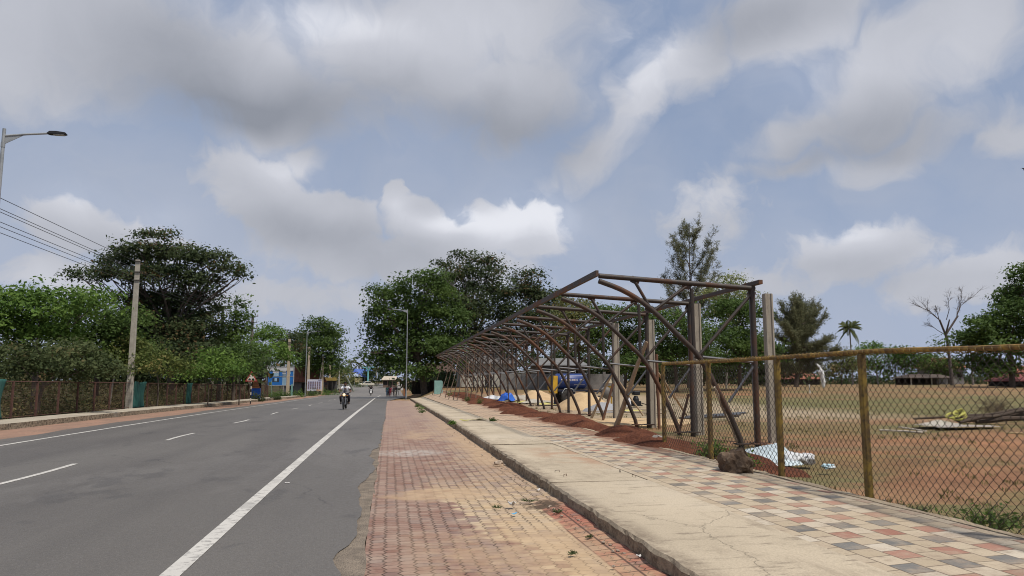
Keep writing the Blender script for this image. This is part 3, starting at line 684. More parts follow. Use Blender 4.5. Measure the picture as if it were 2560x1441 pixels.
P, O, T = crown_points(bl, .62, .5, rng); o = foliage('distant_woods', make_leaves(P, O, .62, rng), T, G_DARK); tag(o, 'far dark woods closing the horizon behind field and road', None, None, 'stuff')
# undergrowth behind the rusty fence
n = 70000; yy = rng.uniform(16, 100, n); xx = -15.0-rng.random(n)**1.3*16; hh = rng.random(n)**1.2*(.95+.65*(np.sin(yy*.9)*np.cos(xx*1.3+yy*.37))+np.clip((-xx-17)*.12, 0, 1.4))
P = np.stack([xx, yy, road_z(yy)+np.abs(hh)], 1); O = rng.normal(size=(n, 3))*.5; L = rng.uniform(.08, .2, n)
o = foliage('undergrowth', make_leaves(P, O, .15, rng, .35), np.clip(.5+.4*np.sin(yy*.6)+rng.normal(0, .2, n), 0, 1), leafmat('leaf_under', (.05, .065, .022), (.11, .085, .04), (.15, .12, .05)))
tag(o, 'tangled green and brown undergrowth behind the rusty fence', None, None, 'stuff')

# casuarinas: grey-green drooping sprays on upswept limbs
def casuarina(label, D, bx, topy, limbs, tr, dens=1., seedn=1):
    rs = random.Random(seedn); rng = np.random.default_rng(seedn); x = W(bx, 950, D).x; base = Vector((x, D, gz(x, D))); pm = pxm(D)
    root = thing('casuarina_tree', label, 'tree', base); mb = MB(); P = []; Tt = []
    top = Vector(W(bx+4, topy, D))-base; tp = lambda t: Vector((top.x*t+.25*math.sin(t*5), .3*math.sin(t*4+1), top.z*t))
    mb.tube([tp(i/12)-Vector((0, 0, .2 if i == 0 else 0)) for i in range(13)], [tr*(1-.9*i/12) for i in range(13)], 7)
    mid_ = [(max(.2, t-.03), ex*.62+(bx+4)*.38+rs.uniform(-14, 14), ey+rs.uniform(-8, 16)) for (t, ex, ey) in limbs]
    for (t, ex, ey) in list(limbs)+(mid_ if dens > 1.2 else []):
        p0 = tp(max(.16, t-rs.uniform(.08, .22))); p1 = Vector(W(ex+rs.uniform(-7, 7), ey, D))-base; p1.y += rs.uniform(-1, 1)*abs(p1.x-p0.x)*.9
        pts = [p0.lerp(p1, s)+Vector((0, 0, -.16*(p1-p0).length*math.sin(s*math.pi)*.6)) for s in (0, .25, .5, .75, 1)]
        mb.tube(pts, [tr*.3, tr*.22, tr*.15, tr*.1, tr*.03], 5)
        for k in range(int(44*dens)):
            s = rs.uniform(.25, 1.); i = min(3, int(s*4)); q = pts[i].lerp(pts[i+1], s*4-i)
            d = ((pts[i+1]-pts[i]).normalized()*.8+Vector((rs.gauss(0, .6), rs.gauss(0, .6), rs.uniform(-.2, .8)))).normalized(); l = rs.uniform(9, 24)*pm
            e = q+d*l; mb.tube([q, q.lerp(e, .5), e], [.02, .014, .006], 3, False)
            for _ in range(20 if dens > 1.2 else 19):
                u = rs.uniform(.3, 1.1); P.append(q+d*l*u+Vector((rs.gauss(0, 1), rs.gauss(0, 1), rs.gauss(-.3, .8)))*3.0*pm); Tt.append(d)
    mb.build('trunk', BARK, root, smooth=True)
    P = np.array([tuple(p) for p in P]); d = np.array([tuple(p) for p in Tt]); n = len(P)
    T = unit(d*.8+rng.normal(size=(n, 3))*.45+np.array([0, 0, -.25])); N = unit(np.cross(T, rng.normal(size=(n, 3)))); L = rng.uniform(5, 11, n)*pm
    v, _ = quads(P, N, T, L, L*.13); foliage('crown', v, np.clip(rng.normal(.5, .25, n), 0, 1), G_CAS, root)
casuarina('tall thin casuarina with wispy grey foliage above the steel stand', 90, 1722, 560, [(.97, 1715, 565), (.95, 1745, 552), (.9, 1692, 575), (.88, 1770, 590), (.84, 1680, 600), (.8, 1800, 605), (.8, 1745, 580), (.76, 1672, 620), (.74, 1812, 640), (.72, 1700, 610), (.7, 1780, 625), (.66, 1668, 650), (.64, 1800, 655), (.62, 1760, 640), (.6, 1664, 690), (.58, 1790, 690), (.56, 1690, 660), (.52, 1672, 715), (.5, 1775, 715), (.48, 1650, 720), (.45, 1745, 700), (.42, 1650, 760), (.4, 1770, 760), (.36, 1690, 780)], .22, 1.0, 21)
casuarina('bushy leaning casuarina right of the tallest concrete post', 98, 1992, 775, [(.98, 1985, 745), (.95, 2015, 760), (.9, 1962, 760), (.88, 2045, 775), (.84, 2078, 756), (.8, 1945, 790), (.78, 2040, 800), (.76, 2060, 790), (.72, 1935, 815), (.7, 2020, 820), (.66, 1950, 840), (.64, 2050, 850), (.6, 1945, 870), (.58, 2070, 870), (.55, 2000, 850), (.5, 1960, 895), (.48, 2080, 890), (.44, 2040, 890), (.4, 1950, 915), (.36, 2060, 915), (.3, 2000, 920), (.85, 1990, 770), (.7, 1985, 800), (.6, 1985, 830), (.5, 2010, 870)], .36, 1.7, 22)

# bare tree
def bare_tree():
    D = 112; x = W(2380, 950, D).x; base = Vector((x, D, gz(x, D))); root = thing('bare_tree', 'leafless grey tree standing alone at the far field edge', 'tree', base)
    mb = MB(); rs = random.Random(9); pm = pxm(D)
    P = lambda px, py, dy=0.: Vector(W(px, py, D))-base+Vector((0, dy, 0))
    mb.tube([Vector((0, 0, -.2)), P(2374, 900), P(2368, 850), P(2364, 838)], [.34, .24, .2, .19], 8)
    def br(p0, p1, r, lev):
        m_ = p0.lerp(p1, .5)+Vector((rs.gauss(0, 1), rs.gauss(0, 1), rs.gauss(.3, .6)))*(p1-p0).length*.07
        mb.tube([p0, m_, p1], [r, r*.75, r*.45], 5)
        if lev <= 0: return
        for k in range(5 if lev > 1 else 4):
            s = rs.uniform(.35, 1.); q = p0.lerp(m_, s*2) if s < .5 else m_.lerp(p1, s*2-1)
            d = (p1-p0).normalized()+Vector((rs.gauss(0, .55), rs.gauss(0, .55), rs.gauss(.1, .45))); br(q, q+d.normalized()*(p1-p0).length*rs.uniform(.3, .48)*(1.35 if lev < 3 else 1.), r*.45, lev-1)
    f0 = P(2364, 838)
    for px, py, r in ((2348, 800, .15), (2392, 790, .15), (2366, 800, .1)):
        e = P(px, py, rs.uniform(-1, 1)); mb.tube([f0, e], [.17, r], 6)
    for (a, b_) in (((2348, 800), (2296, 756)), ((2348, 800), (2330, 765)), ((2392, 790), (2430, 742)), ((2392, 790), (2396, 735)), ((2366, 800), (2362, 748)), ((2392, 790), (2412, 765)), ((2364, 838), (2325, 815)), ((2348, 800), (2312, 780))):
        br(P(*a), P(*b_, rs.uniform(-2, 2)), .07, 3)
    mb.build('trunk', M('bare_bark', (.13, .105, .095), (.075, .06, .055), 3, .95), root, smooth=True)
bare_tree()

# coconut palms: trunk plus separate fronds
def palm(label, D, bx, crown, rpx, n, seedn, mat=None, yel=0, group='coconut palms'):
    rs = random.Random(seedn); rng = np.random.default_rng(seedn); x = W(bx, 950, D).x; base = Vector((x, D, gz(x, D))); root = thing('coconut_palm', label, 'palm tree', base, 0, group)
    c = Vector(W(*crown, D))-base; r = rpx*pxm(D)
    mb = MB(); mb.tube([Vector((c.x*t*t, 0, c.z*t-.2*(t == 0))) for t in (0, .2, .4, .6, .8, 1)], [.2, .16, .14, .13, .12, .13], 8); mb.build('trunk', PALEBARK, root, smooth=True)
    for k in range(n):
        a = 2*math.pi*k/n+rs.uniform(-.25, .25); e = rs.uniform(-.5, 1.35); d = Vector((math.cos(a), math.sin(a), 0)); pts = []
        for i in range(9):
            s = i/8; pts.append(c+d*r*s*math.cos(e*.7)*(1-.1*s)+Vector((0, 0, r*(s*math.sin(e)*1.1-s*s*(.42+.25*math.cos(e))))))
        P = []; T = []; N = []; L = []
        for i in range(46):
            s = .12+.88*i/45; j = min(7, int(s*8)); q = pts[j].lerp(pts[j+1], s*8-j); tg = (pts[j+1]-pts[j]).normalized(); sd_ = tg.cross(Vector((0, 0, 1))).normalized()
            for sg in (-1, 1):
                t = (sd_*sg*.8+tg*.55+Vector((0, 0, -.55))).normalized(); l = r*.26*math.sin(math.pi*(.15+.8*s))*rs.uniform(.85, 1.1)
                P.append(q+t*l*.5); T.append(t); N.append(t.cross(tg).normalized()); L.append(l)
        P, T, N, L = (np.array([tuple(q) for q in A]) if A is not L else np.array(L) for A in (P, T, N, L))
        v, f = quads(P, N, T, L, np.maximum(L*.11, .05)); m2 = MB(); m2.tube(pts, [.05]*4+[.03]*5, 4); v2 = [tuple(q) for q in v]
        k0 = len(m2.v); m2.add(v2, [tuple(q) for q in f])
        fr = m2.build('frond', (G_YEL if k < yel else (mat or G_OLIVE)), root)
palm('single coconut palm standing above the low trees beyond the field', 133, 2132, (2124, 822), 39, 22, 3)
palm('coconut palm half hidden by the massive right edge tree', 118, 2432, (2424, 848), 38, 14, 4)
palm('young coconut palm with yellowing fronds right of the blue billboard', 122, 708, (712, 893), 42, 15, 5, G_MID, 4)
for i, (bx, cx, cy_, rr, lb) in enumerate(((848, 850, 915, 16, 'left of the blue roof'), (876, 878, 908, 20, 'just above the left end of the blue roof'), (897, 897, 912, 18, 'above the middle of the blue roof'), (915, 914, 918, 16, 'above the right end of the blue roof'))):
    palm('distant coconut palm '+lb, 262+i*4, bx, (cx, cy_), rr, 13, 30+i, None, 0)
# ------------------------------------------------------------------ steel stand frame
def steel(name, base, rust, amt, rough=.42, metal=.55):
    m, n, b = newmat(name); g = n.new('NewGeometry'); x = n.new('TexCoord')
    v = g.outputs['Position']; a = n.noise(1.1, 6, v, .65); r = a.smooth(amt, amt+.16); f = n.noise(14., 6, v, .7)
    rr = (r*.85+f.smooth(.52, .68)*.4).clamp()
    c = n.mix(rr, base, n.mix(f, rust, tuple(q*.45 for q in rust)))
    c = n.mix(n.noise(50., 3, v).smooth(.55, .8)*.4, c, (.04, .03, .025))
    n.L(n.col(c), b.inputs['Base Color']); n.L(rr.smooth(0., 1., metal, .1).s, b.inputs['Metallic']); n.L(rr.smooth(0., 1., rough, .85).s, b.inputs['Roughness'])
    n.L(n.bump(f, .25, .004), b.inputs['Normal']); return m
STEEL = steel('mill_steel', (.034, .026, .021), (.12, .052, .026), .49, .6, .06)
STEELR = steel('rusty_steel', (.036, .026, .020), (.15, .062, .028), .46, .62, .05)
STEELB = steel('bright_steel', (.13, .13, .135), (.11, .06, .035), .60, .36, .6)
FURR = steel('rusty_box_steel', (.06, .042, .034), (.21, .09, .04), .47, .6, .15)
TY0, TSP, TN = 17.6, 4.0, 17
def tw(px, py):                       # section of a frame read off the nearest one
    p = W(px, py, TY0); return (p.x, p.z)
CH0, CH1 = tw(1497, 690), tw(1886, 722)
ARC = [tw(1497, 703), tw(1560, 728), tw(1624, 770), tw(1700, 843), tw(1748, 893), tw(1790, 968), tw(1826, 1040), tw(1856, 1112)]
COLX = tw(1884, 800)[0]-.01
def sm_path(pts, n=24):
    out = []; P = [Vector((a, 0, b)) for a, b in pts]; k = len(P)-1
    for i in range(n+1):
        t = i/n*k; j = min(k-1, int(t)); u = t-j; p0 = P[max(j-1, 0)]; p1 = P[j]; p2 = P[j+1]; p3 = P[min(j+2, k)]
        out.append(.5*((2*p1)+(p2-p0)*u+(2*p0-5*p1+4*p2-p3)*u*u+(3*p1-p0-3*p2+p3)*u**3))
    return out
stand = thing('steel_stand_frame', 'long dark steel pipe frame of a cantilever roof under construction', 'stand frame', (7, TY0, 0))
ox = 7.0
def V3(a, dz=0): return Vector((a[0]-ox, 0, a[1]+dz))
fr = bpy.data.objects.new('truss', None); C.objects.link(fr); fr.parent = stand
MB().tube([V3(CH0), V3(CH1)], .064, 12).build('top_chord', STEEL, fr, True)
path = [p-Vector((ox, 0, 0)) for p in sm_path(ARC)]; path[-1].z = -.15
MB().tube(path, .066, 12).build('curved_brace', STEELR, fr, True)
MB().tube([Vector((COLX-ox, 0, -.2)), Vector((COLX-ox, 0, CH1[1]+.05))], .068, 12).build('column', STEEL, fr, True)
MB().tube([Vector((COLX-ox+.02, .15, -.2)), Vector((COLX-ox+.02, .15, CH1[1]-.1))], .04, 8).build('column_pipe', STEELB, fr, True)
for a, b_, r, mt in ((tw(1588, 706), tw(1626, 771), .042, STEEL), (tw(1716, 716), tw(1636, 776), .04, STEEL), (tw(1729, 722), tw(1735, 877), .05, STEEL), (tw(1876, 738), tw(1748, 888), .043, STEEL),
                     (tw(1756, 893), tw(1884, 906), .036, STEELB), (tw(1884, 917), tw(1822, 1006), .036, STEELB)):
    MB().tube([V3(a), V3(b_)], r, 8).build('strut', mt, fr, True)
MB().box((COLX-ox, 0, .02), (.34, .34, .03)).box((ARC[-1][0]-ox, 0, .02), (.34, .26, .03)).build('base_plate', STEELR, fr)
for q_ in (tw(1624, 770), tw(1748, 890), tw(1716, 712), tw(1588, 700), tw(1878, 733)): MB().box((q_[0]-ox, 0, q_[1]-.02), (.22, .014, .17), roty(R(25))).build('gusset_plate', STEELR, fr)
for k in range(1, TN):
    c = copy_tree(fr, stand); c.location = (0, TSP*k+random.uniform(-.06, .06), random.uniform(-.015, .015)); c.rotation_euler = (0, R(random.uniform(-.25, .25)), R(random.uniform(-.3, .3)))
ye = TSP*(TN-1)+.5
p = V3(CH0); MB().box((p.x-.07, ye/2+.15, p.z+.05), (.08, ye+.5, .15)).build('fascia_beam', FURR, stand, bevel=.008)
p = V3(CH1); MB().box((p.x+.0, ye/2+.0, p.z+.13), (.11, ye+.7, .11)).build('rear_beam', FURR, stand, bevel=.008)

# concrete posts behind it
m, n, b = newmat('post_concrete'); g = n.new('NewGeometry'); v = g.outputs['Position']; x, y, z = n.xyz(v)
c = n.mix(n.noise(3., 6, n.vec(x*3., y*3., z*.5)).smooth(.3, .7), (.36, .325, .265), (.27, .24, .195)); c = n.mix(n.noise(12., 6, n.vec(x*2., y*2., z*.4)).smooth(.52, .75)*.6, c, (.14, .125, .105))
fin(n, b, c, .92, n.noise(30., 6, v), .6, .01, spec=.15); MAT_POST = m
pb = []
for i, (px, py, top, lb) in enumerate(((1934, 1100, 735, 'tallest looking concrete post beside the first steel column'), (1750, 1080, 760, 'concrete post seen just right of the second steel column'), (1632, 1063, 800, 'fluted concrete post behind the thick wooden prop'), (1543, 1050, 808, 'rearmost concrete post left of the thick wooden prop'))):
    q = Gp(px, py); t = thing('concrete_post', lb, 'concrete post', (q.x, q.y, -.1), R(random.uniform(-4, 4)), 'concrete posts behind the steel stand')
    h = W(px-8, top, q.y).z+.1; a = .12
    sec = [(-a, -.07), (-a+.02, -.09), (-.07, -.09), (-.055, -.06), (.055, -.06), (.07, -.09), (a-.02, -.09), (a, -.07), (a, .09), (-a, .09)]
    mb = MB().prism(sec, 0, h-.02, 'z'); vs = mb.v
    mb.prism([(u*.93, w_*.93) for u, w_ in sec], h-.02, h, 'z'); mb.build('shaft', MAT_POST, t)
# wooden props
WOOD = M('prop_wood', (.42, .31, .20), (.30, .21, .13), 5, .85, .5, bscale=30); WOODR = M('red_prop_wood', (.17, .085, .05), (.11, .055, .035), 5, .85, .5, bscale=30); POLE = M('slender_pole', (.15, .105, .075), (.09, .065, .048), 4, .9, .5)
def prop(name, label, cat, p0, p1, r0, r1, mat, group=None, wob=.03, n=9):
    p0 = Vector(p0); p1 = Vector(p1); t = thing(name, label, cat, p0, 0, group); d = p1-p0; pts = []; s = random.uniform(0, 50)
    for i in range(n):
        u = i/(n-1); pts.append(d*u+Vector((mnoise.noise((s+u*3, 0, 0)), mnoise.noise((s+u*3, 5, 0)), 0))*wob)
    MB().tube(pts, [r0+(r1-r0)*i/(n-1)+mnoise.noise((s, i*.9, 3))*r0*.12 for i in range(n)], 9).build('pole', mat, t, True); return t
PG = 'timber props leaning in the steel stand'
a = Gp(1540, 1062); prop('wooden_prop', 'thick pale wooden prop leaning beside the second steel column', 'timber prop', a-Vector((0, 0, .1)), W(1614, 855, a.y-1.2), .10, .06, WOOD, PG, .05)
a = Gp(1476, 1044); prop('wooden_prop', 'thinner pale wooden prop left of the rearmost concrete post', 'timber prop', a-Vector((0, 0, .1)), W(1537, 920, a.y-.8), .055, .045, WOOD, PG)
a = Gp(1648, 1065); prop('wooden_prop', 'upright reddish timber beside the fluted concrete post', 'timber prop', a-Vector((0, 0, .1)), W(1641, 886, a.y), .055, .055, WOODR, PG, .02)
a = Gp(1537, 1060); prop('wooden_prop', 'short reddish upright timber behind the rearmost concrete post', 'timber prop', a+Vector((-.1, 1.4, -.1)), W(1533, 960, a.y+1.4), .05, .05, WOODR, PG, .02)
a = Gp(1722, 1045); prop('wooden_prop', 'timber sloping down behind the first fence post', 'timber prop', W(1637, 922, a.y-4), a, .05, .045, WOOD, PG)
a = Gp(1845, 1108); prop('wooden_prop', 'pale timber running parallel to the nearest curved brace', 'timber prop', a, W(1786, 968, a.y-.6), .035, .03, M('white_wood', (.50, .42, .32), (.38, .3, .22), 5, .8), PG)
a = Gp(1698, 1078); prop('wooden_prop', 'reddish timber crossing under the second curved brace behind the fence', 'timber prop', a, W(1722, 985, a.y), .045, .04, WOODR, PG)
a = Gp(1608, 1040); prop('wooden_prop', 'thin timber sloping down beside the small engine', 'timber prop', W(1548, 955, a.y), a, .04, .035, WOOD, PG)
FARP = [(1107, 905, 1079, 989), (1124, 915, 1098, 994), (1135, 890, 1112, 997), (1148, 890, 1120, 1001), (1150, 925, 1131, 1003), (1160, 930, 1141, 1004), (1166, 890, 1164, 1008), (1172, 900, 1167, 1006), (1187, 880, 1176, 1003), (1196, 925, 1188, 1003), (1199, 880, 1205, 1004), (1226, 905, 1222, 1003), (1262, 880, 1272, 1003), (1283, 900, 1295, 1010)]
for i, (ax_, ay, bx_, by) in enumerate(FARP):
    zb = .12 if i < 6 else .05; q = Gp(bx_, by, zb); yy = min(q.y, 79)
    q = W(bx_, by, yy); e = W(ax_, ay, yy+(1.5 if i % 2 else 0)); q.z = gz(q.x, q.y)
    nm = ['leftmost slender pole propping the far end of the steel stand', 'second slender pole from the far end of the steel stand', 'third slender pole from the far end of the steel stand', 'fourth slender pole from the far end of the steel stand', 'fifth slender pole from the far end of the steel stand', 'sixth slender pole from the far end of the steel stand', 'seventh slender pole from the far end, nearly upright beside weeds', 'eighth slender pole from the far end, nearly upright', 'ninth slender pole from the far end of the steel stand', 'tenth slender pole from the far end of the steel stand', 'slender pole leaning the other way near the far end of the steel stand', 'slender pole left of the blue tarpaulin', 'brown pole crossing in front of the blue tarpaulin', 'brown pole just right of the blue tarpaulin'][i]
    prop('prop_pole', nm, 'pole', q, e, .035, .028, POLE, 'slender props under the far end of the steel stand', .06)

# ------------------------------------------------------------------ chain link fence
m, n, b = newmat('fence_paint'); g = n.new('NewGeometry'); v = g.outputs['Position']
f1 = n.noise(3.5, 6, v, .7); c = n.mix(f1.smooth(.35, .62), (.23, .155, .035), (.10, .065, .03)); c = n.mix(n.noise(18., 5, v).smooth(.5, .7)*.7, c, (.055, .04, .025))
fin(n, b, c, .75, n.noise(30., 5, v), .4, .006, spec=.25); MAT_FP = m
m, n, b = newmat('fence_rail_paint'); g = n.new('NewGeometry'); v = g.outputs['Position']
c = n.mix(n.noise(6., 6, v, .7).smooth(.36, .6), (.32, .195, .045), (.13, .075, .03)); fin(n, b, c, .7, n.noise(30., 5, v), .4, .006, spec=.25); MAT_FR = m
m, n, b = newmat('fence_wire'); g = n.new('NewGeometry'); v = g.outputs['Position']
c = n.mix(n.noise(2.5, 5, v).smooth(.4, .62), (.045, .032, .022), (.075, .065, .055)); fin(n, b, c, .7, metal=.1); MAT_WIRE = m
FX = 5.93; fence = thing('chain_link_fence', 'rusty yellow chain link fence between the tiled walk and the field', 'fence', (FX, 15.62, 0))
FT = 1.93
fy = [15.62, 13.25, 10.72, 8.62, 5.8, 3.5, 1.2, -.3]
pm_ = MB(); s = .055
for i, q in enumerate(fy):
    o = MB().box((0, q-15.62, FT/2-.1), (.075, .085, FT+.2)); ob = o.build('post', MAT_FP, fence, bevel=.008)
L0 = -.55
rp = [Vector((.0, -t*.6, FT+.02-.012*math.sin(t*.31)-.05*float(sst(7., 9.6, t*.6)))) for t in range(0, 28)]
MB().tube(rp, .029, 8).build('top_rail', MAT_FR, fence, True)
WW, HH, BR = .057, .113, .0040
mb = MB(); nw = int(16.0/WW); V = []; Fc = []
zs = np.arange(0, int((FT-.08)/(HH/2))+1)*HH/2+.06
for k in range(nw):
    for j in range(len(zs)):
        side = (j+k) % 2; yv = -(k+side)*WW; q = yv+15.62
        bulge = .03*math.sin(q*.8)*math.sin(zs[j]/FT*3.1)+.012*math.sin(q*3+zs[j]*4)+(.006 if side else -.006)
        ww_ = .010*mnoise.noise((q*1.2, zs[j]*1.5, 2)); sagz = .012*mnoise.noise((q*.7, zs[j], 8))
        V.append((bulge, yv+ww_, zs[j]+sagz))
V = np.array(V).reshape(nw, len(zs), 3)
def wires(V, r):
    nw, nz, _ = V.shape; d = np.zeros_like(V); d[:, 1:-1] = V[:, 2:]-V[:, :-2]; d[:, 0] = V[:, 1]-V[:, 0]; d[:, -1] = V[:, -1]-V[:, -2]; d[..., 2] = np.abs(d[..., 2])
    X = np.zeros_like(V); X[..., 0] = 1; Yv = np.zeros_like(V); Yv[..., 1] = 1.25
    ring = np.stack([V+X*r, V+Yv*r, V-X*r, V-Yv*r], 2)   # nw,nz,4,3
    v = ring.reshape(-1, 3); idx = np.arange(nw*nz*4).reshape(nw, nz, 4); fs = []
    for k in range(4):
        k2 = (k+1) % 4; fs.append(np.stack([idx[:, :-1, k], idx[:, :-1, k2], idx[:, 1:, k2], idx[:, 1:, k]], -1).reshape(-1, 4))
    return v, np.concatenate(fs)
v, f = wires(V, BR); link('wire_mesh', np_mesh('wire_mesh', v, f), MAT_WIRE, fence)
MB().tube([Vector((.035*math.cos(k*.785), -k*.0135, FT+.02+.035*math.sin(k*.785)-.05*float(sst(7., 9.6, k*.0135)))) for k in range(1180)], .0065, 4).build('lacing_wire', MAT_FP, fence)
MB().tube([Vector((0, -.25*i, .10+.03*math.sin(i*1.1))) for i in range(64)], .006, 5).build('bottom_wire', MAT_FP, fence)

# ------------------------------------------------------------------ rusty fence across the road
RF = M('rusty_post', (.115, .055, .04), (.07, .036, .028), 5, .85, .4); FXL = -14.45
lf = thing('rusty_mesh_fence', 'long low fence of rusty posts and fine mesh beside the far walk', 'fence', (FXL, 20, 0))
qy = np.arange(19.5, 95, 2.05)
for i, q in enumerate(qy):
    g = float(road_z(q))+.18; h = 1.48; MB().box((0, q-20, g+h/2), (.07, .07, h)).build('post', RF, lf)
tr_ = [Vector((0, q-20, float(road_z(q))+1.64)) for q in np.arange(19, 95, 1.5)]
MB().tube(tr_, .022, 5).build('top_rail', RF, lf); MB().tube([p-Vector((0, 0, 1.38)) for p in tr_], .016, 5).build('bottom_rail', RF, lf)
v = []; mb = MB(); nz = 15
for j in range(nz): mb.tube([p-Vector((0, 0, .06+j*.095)) for p in tr_[::2]], .0028, 3, False)
mb2 = np.arange(19.2, 94.5, .11); 
for q in mb2:
    g = float(road_z(q)); mb.tube([Vector((.004, q-20, g+.26)), Vector((.004, q-20, g+1.63))], .0028, 3, False)
mb.build('wire_mesh', M('rust_wire', (.10, .055, .04), None, 3, .8), lf)
CLOTH = M('green_cloth', (.030, .115, .095), (.02, .085, .072), 3, .8, .5, bscale=25)
for (px, yl, label) in ((-6, 29.9, 'green shade cloth on the rusty fence at the left picture edge'), (352, 46.5, 'green shade cloth on the rusty fence right of the concrete pole'), (531, 57.5, 'narrow green shade cloth on the rusty fence near the warning sign')):
    q0 = yl; wd = 1.5 if px > 500 else 2.3; xs_ = np.linspace(0, 1, 26); zs_ = np.linspace(0, 1, 16); Xg, Zg = np.meshgrid(xs_, zs_)
    yv = q0+(Xg-.5)*wd*(1-.18*np.sin(Zg*3.1)*(Xg-.5)); zv = road_z(yv)+.2+1.5*Zg+.03*np.sin(Xg*9); xv = FXL+.07+.045*np.sin(Xg*17+Zg*2)+.03*np.sin(Xg*7-Zg*5)
    i = np.arange(15)[:, None]*26+np.arange(25)[None, :]; f = np.stack([i, i+1, i+27, i+26], -1).reshape(-1, 4)
    o = link('shade_cloth', np_mesh('shade_cloth', np.stack([xv, yv, zv], -1).reshape(-1, 3), f), CLOTH, smooth=True); tag(o, label, 'shade cloth', 'green cloths on the rusty fence')
    md = o.modifiers.new('thickness', 'SOLIDIFY'); md.thickness = .006

# ------------------------------------------------------------------ lamps, poles, wires
GALV = M('galvanised', (.36, .375, .38), (.27, .285, .29), 3, .5, .15, .35, .4); DARKM = M('dark_metal', (.035, .035, .038), None, 5, .55, .1, .3)
def lamp(label, x, y, h, arm, ang, zb=None, group='street lamps along the road', r=.075, hs=1.):
    z = gz(x, y) if zb is None else zb; t = thing('street_lamp', label, 'street lamp', (x, y, z), ang, group)
    MB().tube([(0, 0, -.2), (0, 0, h*.5), (0, 0, h)], [r, r*.8, r*.6], 10).build('pole', GALV, t, True)
    MB().box((0, 0, .24), (r*3.4, r*3.4, .03)).lathe([(r*1.2, .2), (r*1.15, .6)], n=10).lathe([(r*.75, h-.55), (r*.78, h-.42)], n=10).build('collar', GALV, t)
    mb = MB().tube([(0, 0, h-.22), (arm*.5, 0, h-.12), (arm, 0, h-.04)], [.036, .032, .03], 8); mb.prism([(.04, h-.45), (.04, h-.22), (arm*.42, h-.17)], -.012, .012, 'y'); mb.build('arm', GALV, t, True)
    hd = MB().prism([(-.05, -.02), (.05, .075), (.30, .085), (.62, .045), (.66, .0), (.60, -.035), (.05, -.045)], -.13, .13, 'y'); o = hd.build('lamp_head', DARKM, t, bevel=.01); o.location = (arm, 0, h-.04); o.rotation_euler = (0, R(-2), 0); o.scale = (hs, hs, hs)
    l = MB().box((.38, 0, -.05), (.38, .2, .02)).build('lens', M('lamp_lens', (.5, .5, .48), None, 5, .3), o); return t
p = W(11, 322, 22.6); lamp('nearest street lamp with a dark head at the upper left', p.x, 22.6, p.z-float(road_z(22.6)), 1.13, R(6), hs=.72)
p = W(1019, 773, 86); lamp('tall pale street lamp on the kerb in front of the big trees', p.x, 86, p.z-gz(p.x, 86), 1.75, math.pi)
p = W(768, 828, 112); lamp('slim street lamp between the blue billboard and the portrait banner', p.x, 112, p.z-gz(p.x, 112), 1.4, 0)
p = W(856, 905, 172); lamp('small distant street lamp just left of the blue roofed hall', p.x, 172, p.z-gz(p.x, 172), 1.4, 0)
p = W(963, 905, 205); lamp('thin distant lamp post behind the walking group', p.x, 205, p.z-gz(p.x, 205), 1.4, math.pi)
CONC = M('pole_concrete', (.40, .37, .31), (.31, .285, .24), 4, .9, .4); CONCB = M('buff_pole_concrete', (.46, .38, .27), (.38, .31, .22), 4, .9, .4)
IRON = M('pole_iron', (.07, .065, .06), (.05, .045, .04), 4, .7)
PORC = M('porcelain', (.35, .3, .26), None, 5, .3)
def upole(label, px, D, top, mat, w0=.16, w1=.1, bands=(), arms=(), zb=None, lean=0., group='electric poles beside the road'):
    pt = W(px, top, D); x = pt.x; z = gz(x, D) if zb is None else zb; t = thing('electric_pole', label, 'electric pole', (x, D, z-.2), 0, group); h = pt.z-z+.2
    mb = MB(); mb.add([(-w0, -w0*.7, 0), (w0, -w0*.7, 0), (w0, w0*.7, 0), (-w0, w0*.7, 0), (lean*h-w1, -w1*.7, h), (lean*h+w1, -w1*.7, h), (lean*h+w1, w1*.7, h), (lean*h-w1, w1*.7, h)], [(3, 2, 1, 0), (4, 5, 6, 7), (0, 1, 5, 4), (1, 2, 6, 5), (2, 3, 7, 6), (3, 0, 4, 7)])
    mb.build('shaft', mat, t, bevel=.012)
    for b_ in bands:
        MB().box((lean*h, -.02, h-b_), (w1*2.9, w1*2.2, .05)).build('clamp', IRON, t)
    for b_, l in arms:
        a = MB().box((0, -w1-.03, h-b_), (l, .07, .08)).build('crossarm', IRON, t)
        for sx in (-l/2+.05, l/2-.05):
            MB().lathe([(.02, 0), (.05, .03), (.055, .08), (.035, .12), (.045, .16), (.02, .2)], (sx, -w1-.03, h-b_+.04), 8).build('insulator', PORC, a)
    return t
upole('tall pale concrete pole standing in the rusty fence', 345, 45.2, 650, CONC, .175, .115, (.1, .72, 1.2))
upole('weathered pole with two crossarms showing above the conical tree', 558, 72, 765, M('dull_pole', (.10, .115, .09), None, 4, .8), .14, .12, (), ((.06, 1.2), (.9, .8)))
upole('dark topped pole with three crossarms right of the conical tree', 632, 88, 790, M('grey_pole', (.19, .165, .14), (.12, .10, .085), 2, .9), .17, .13, (), ((.05, 1.25), (.75, 1.1), (1.45, 1.1)))
upole('buff concrete pole standing in front of the blue billboard', 724, 112, 848, CONCB, .24, .17, (.5, .8))
upole('thick buff concrete pole left of the portrait banner', 773.5, 135, 868, CONCB, .24, .16)
upole('buff concrete pole at the right end of the portrait banner', 808, 138, 892, CONCB, .2, .14, (.8,))
upole('buff concrete pole behind the rusty roadside shelter', 826, 150, 899, CONCB, .18, .14)
upole('slim grey pole left of the small tree at the road bend', 849, 160, 915, CONC, .15, .1, lean=0)
upole('thin pole right of the cyan column at the road end', 941, 215, 925, CONC, .16, .12)
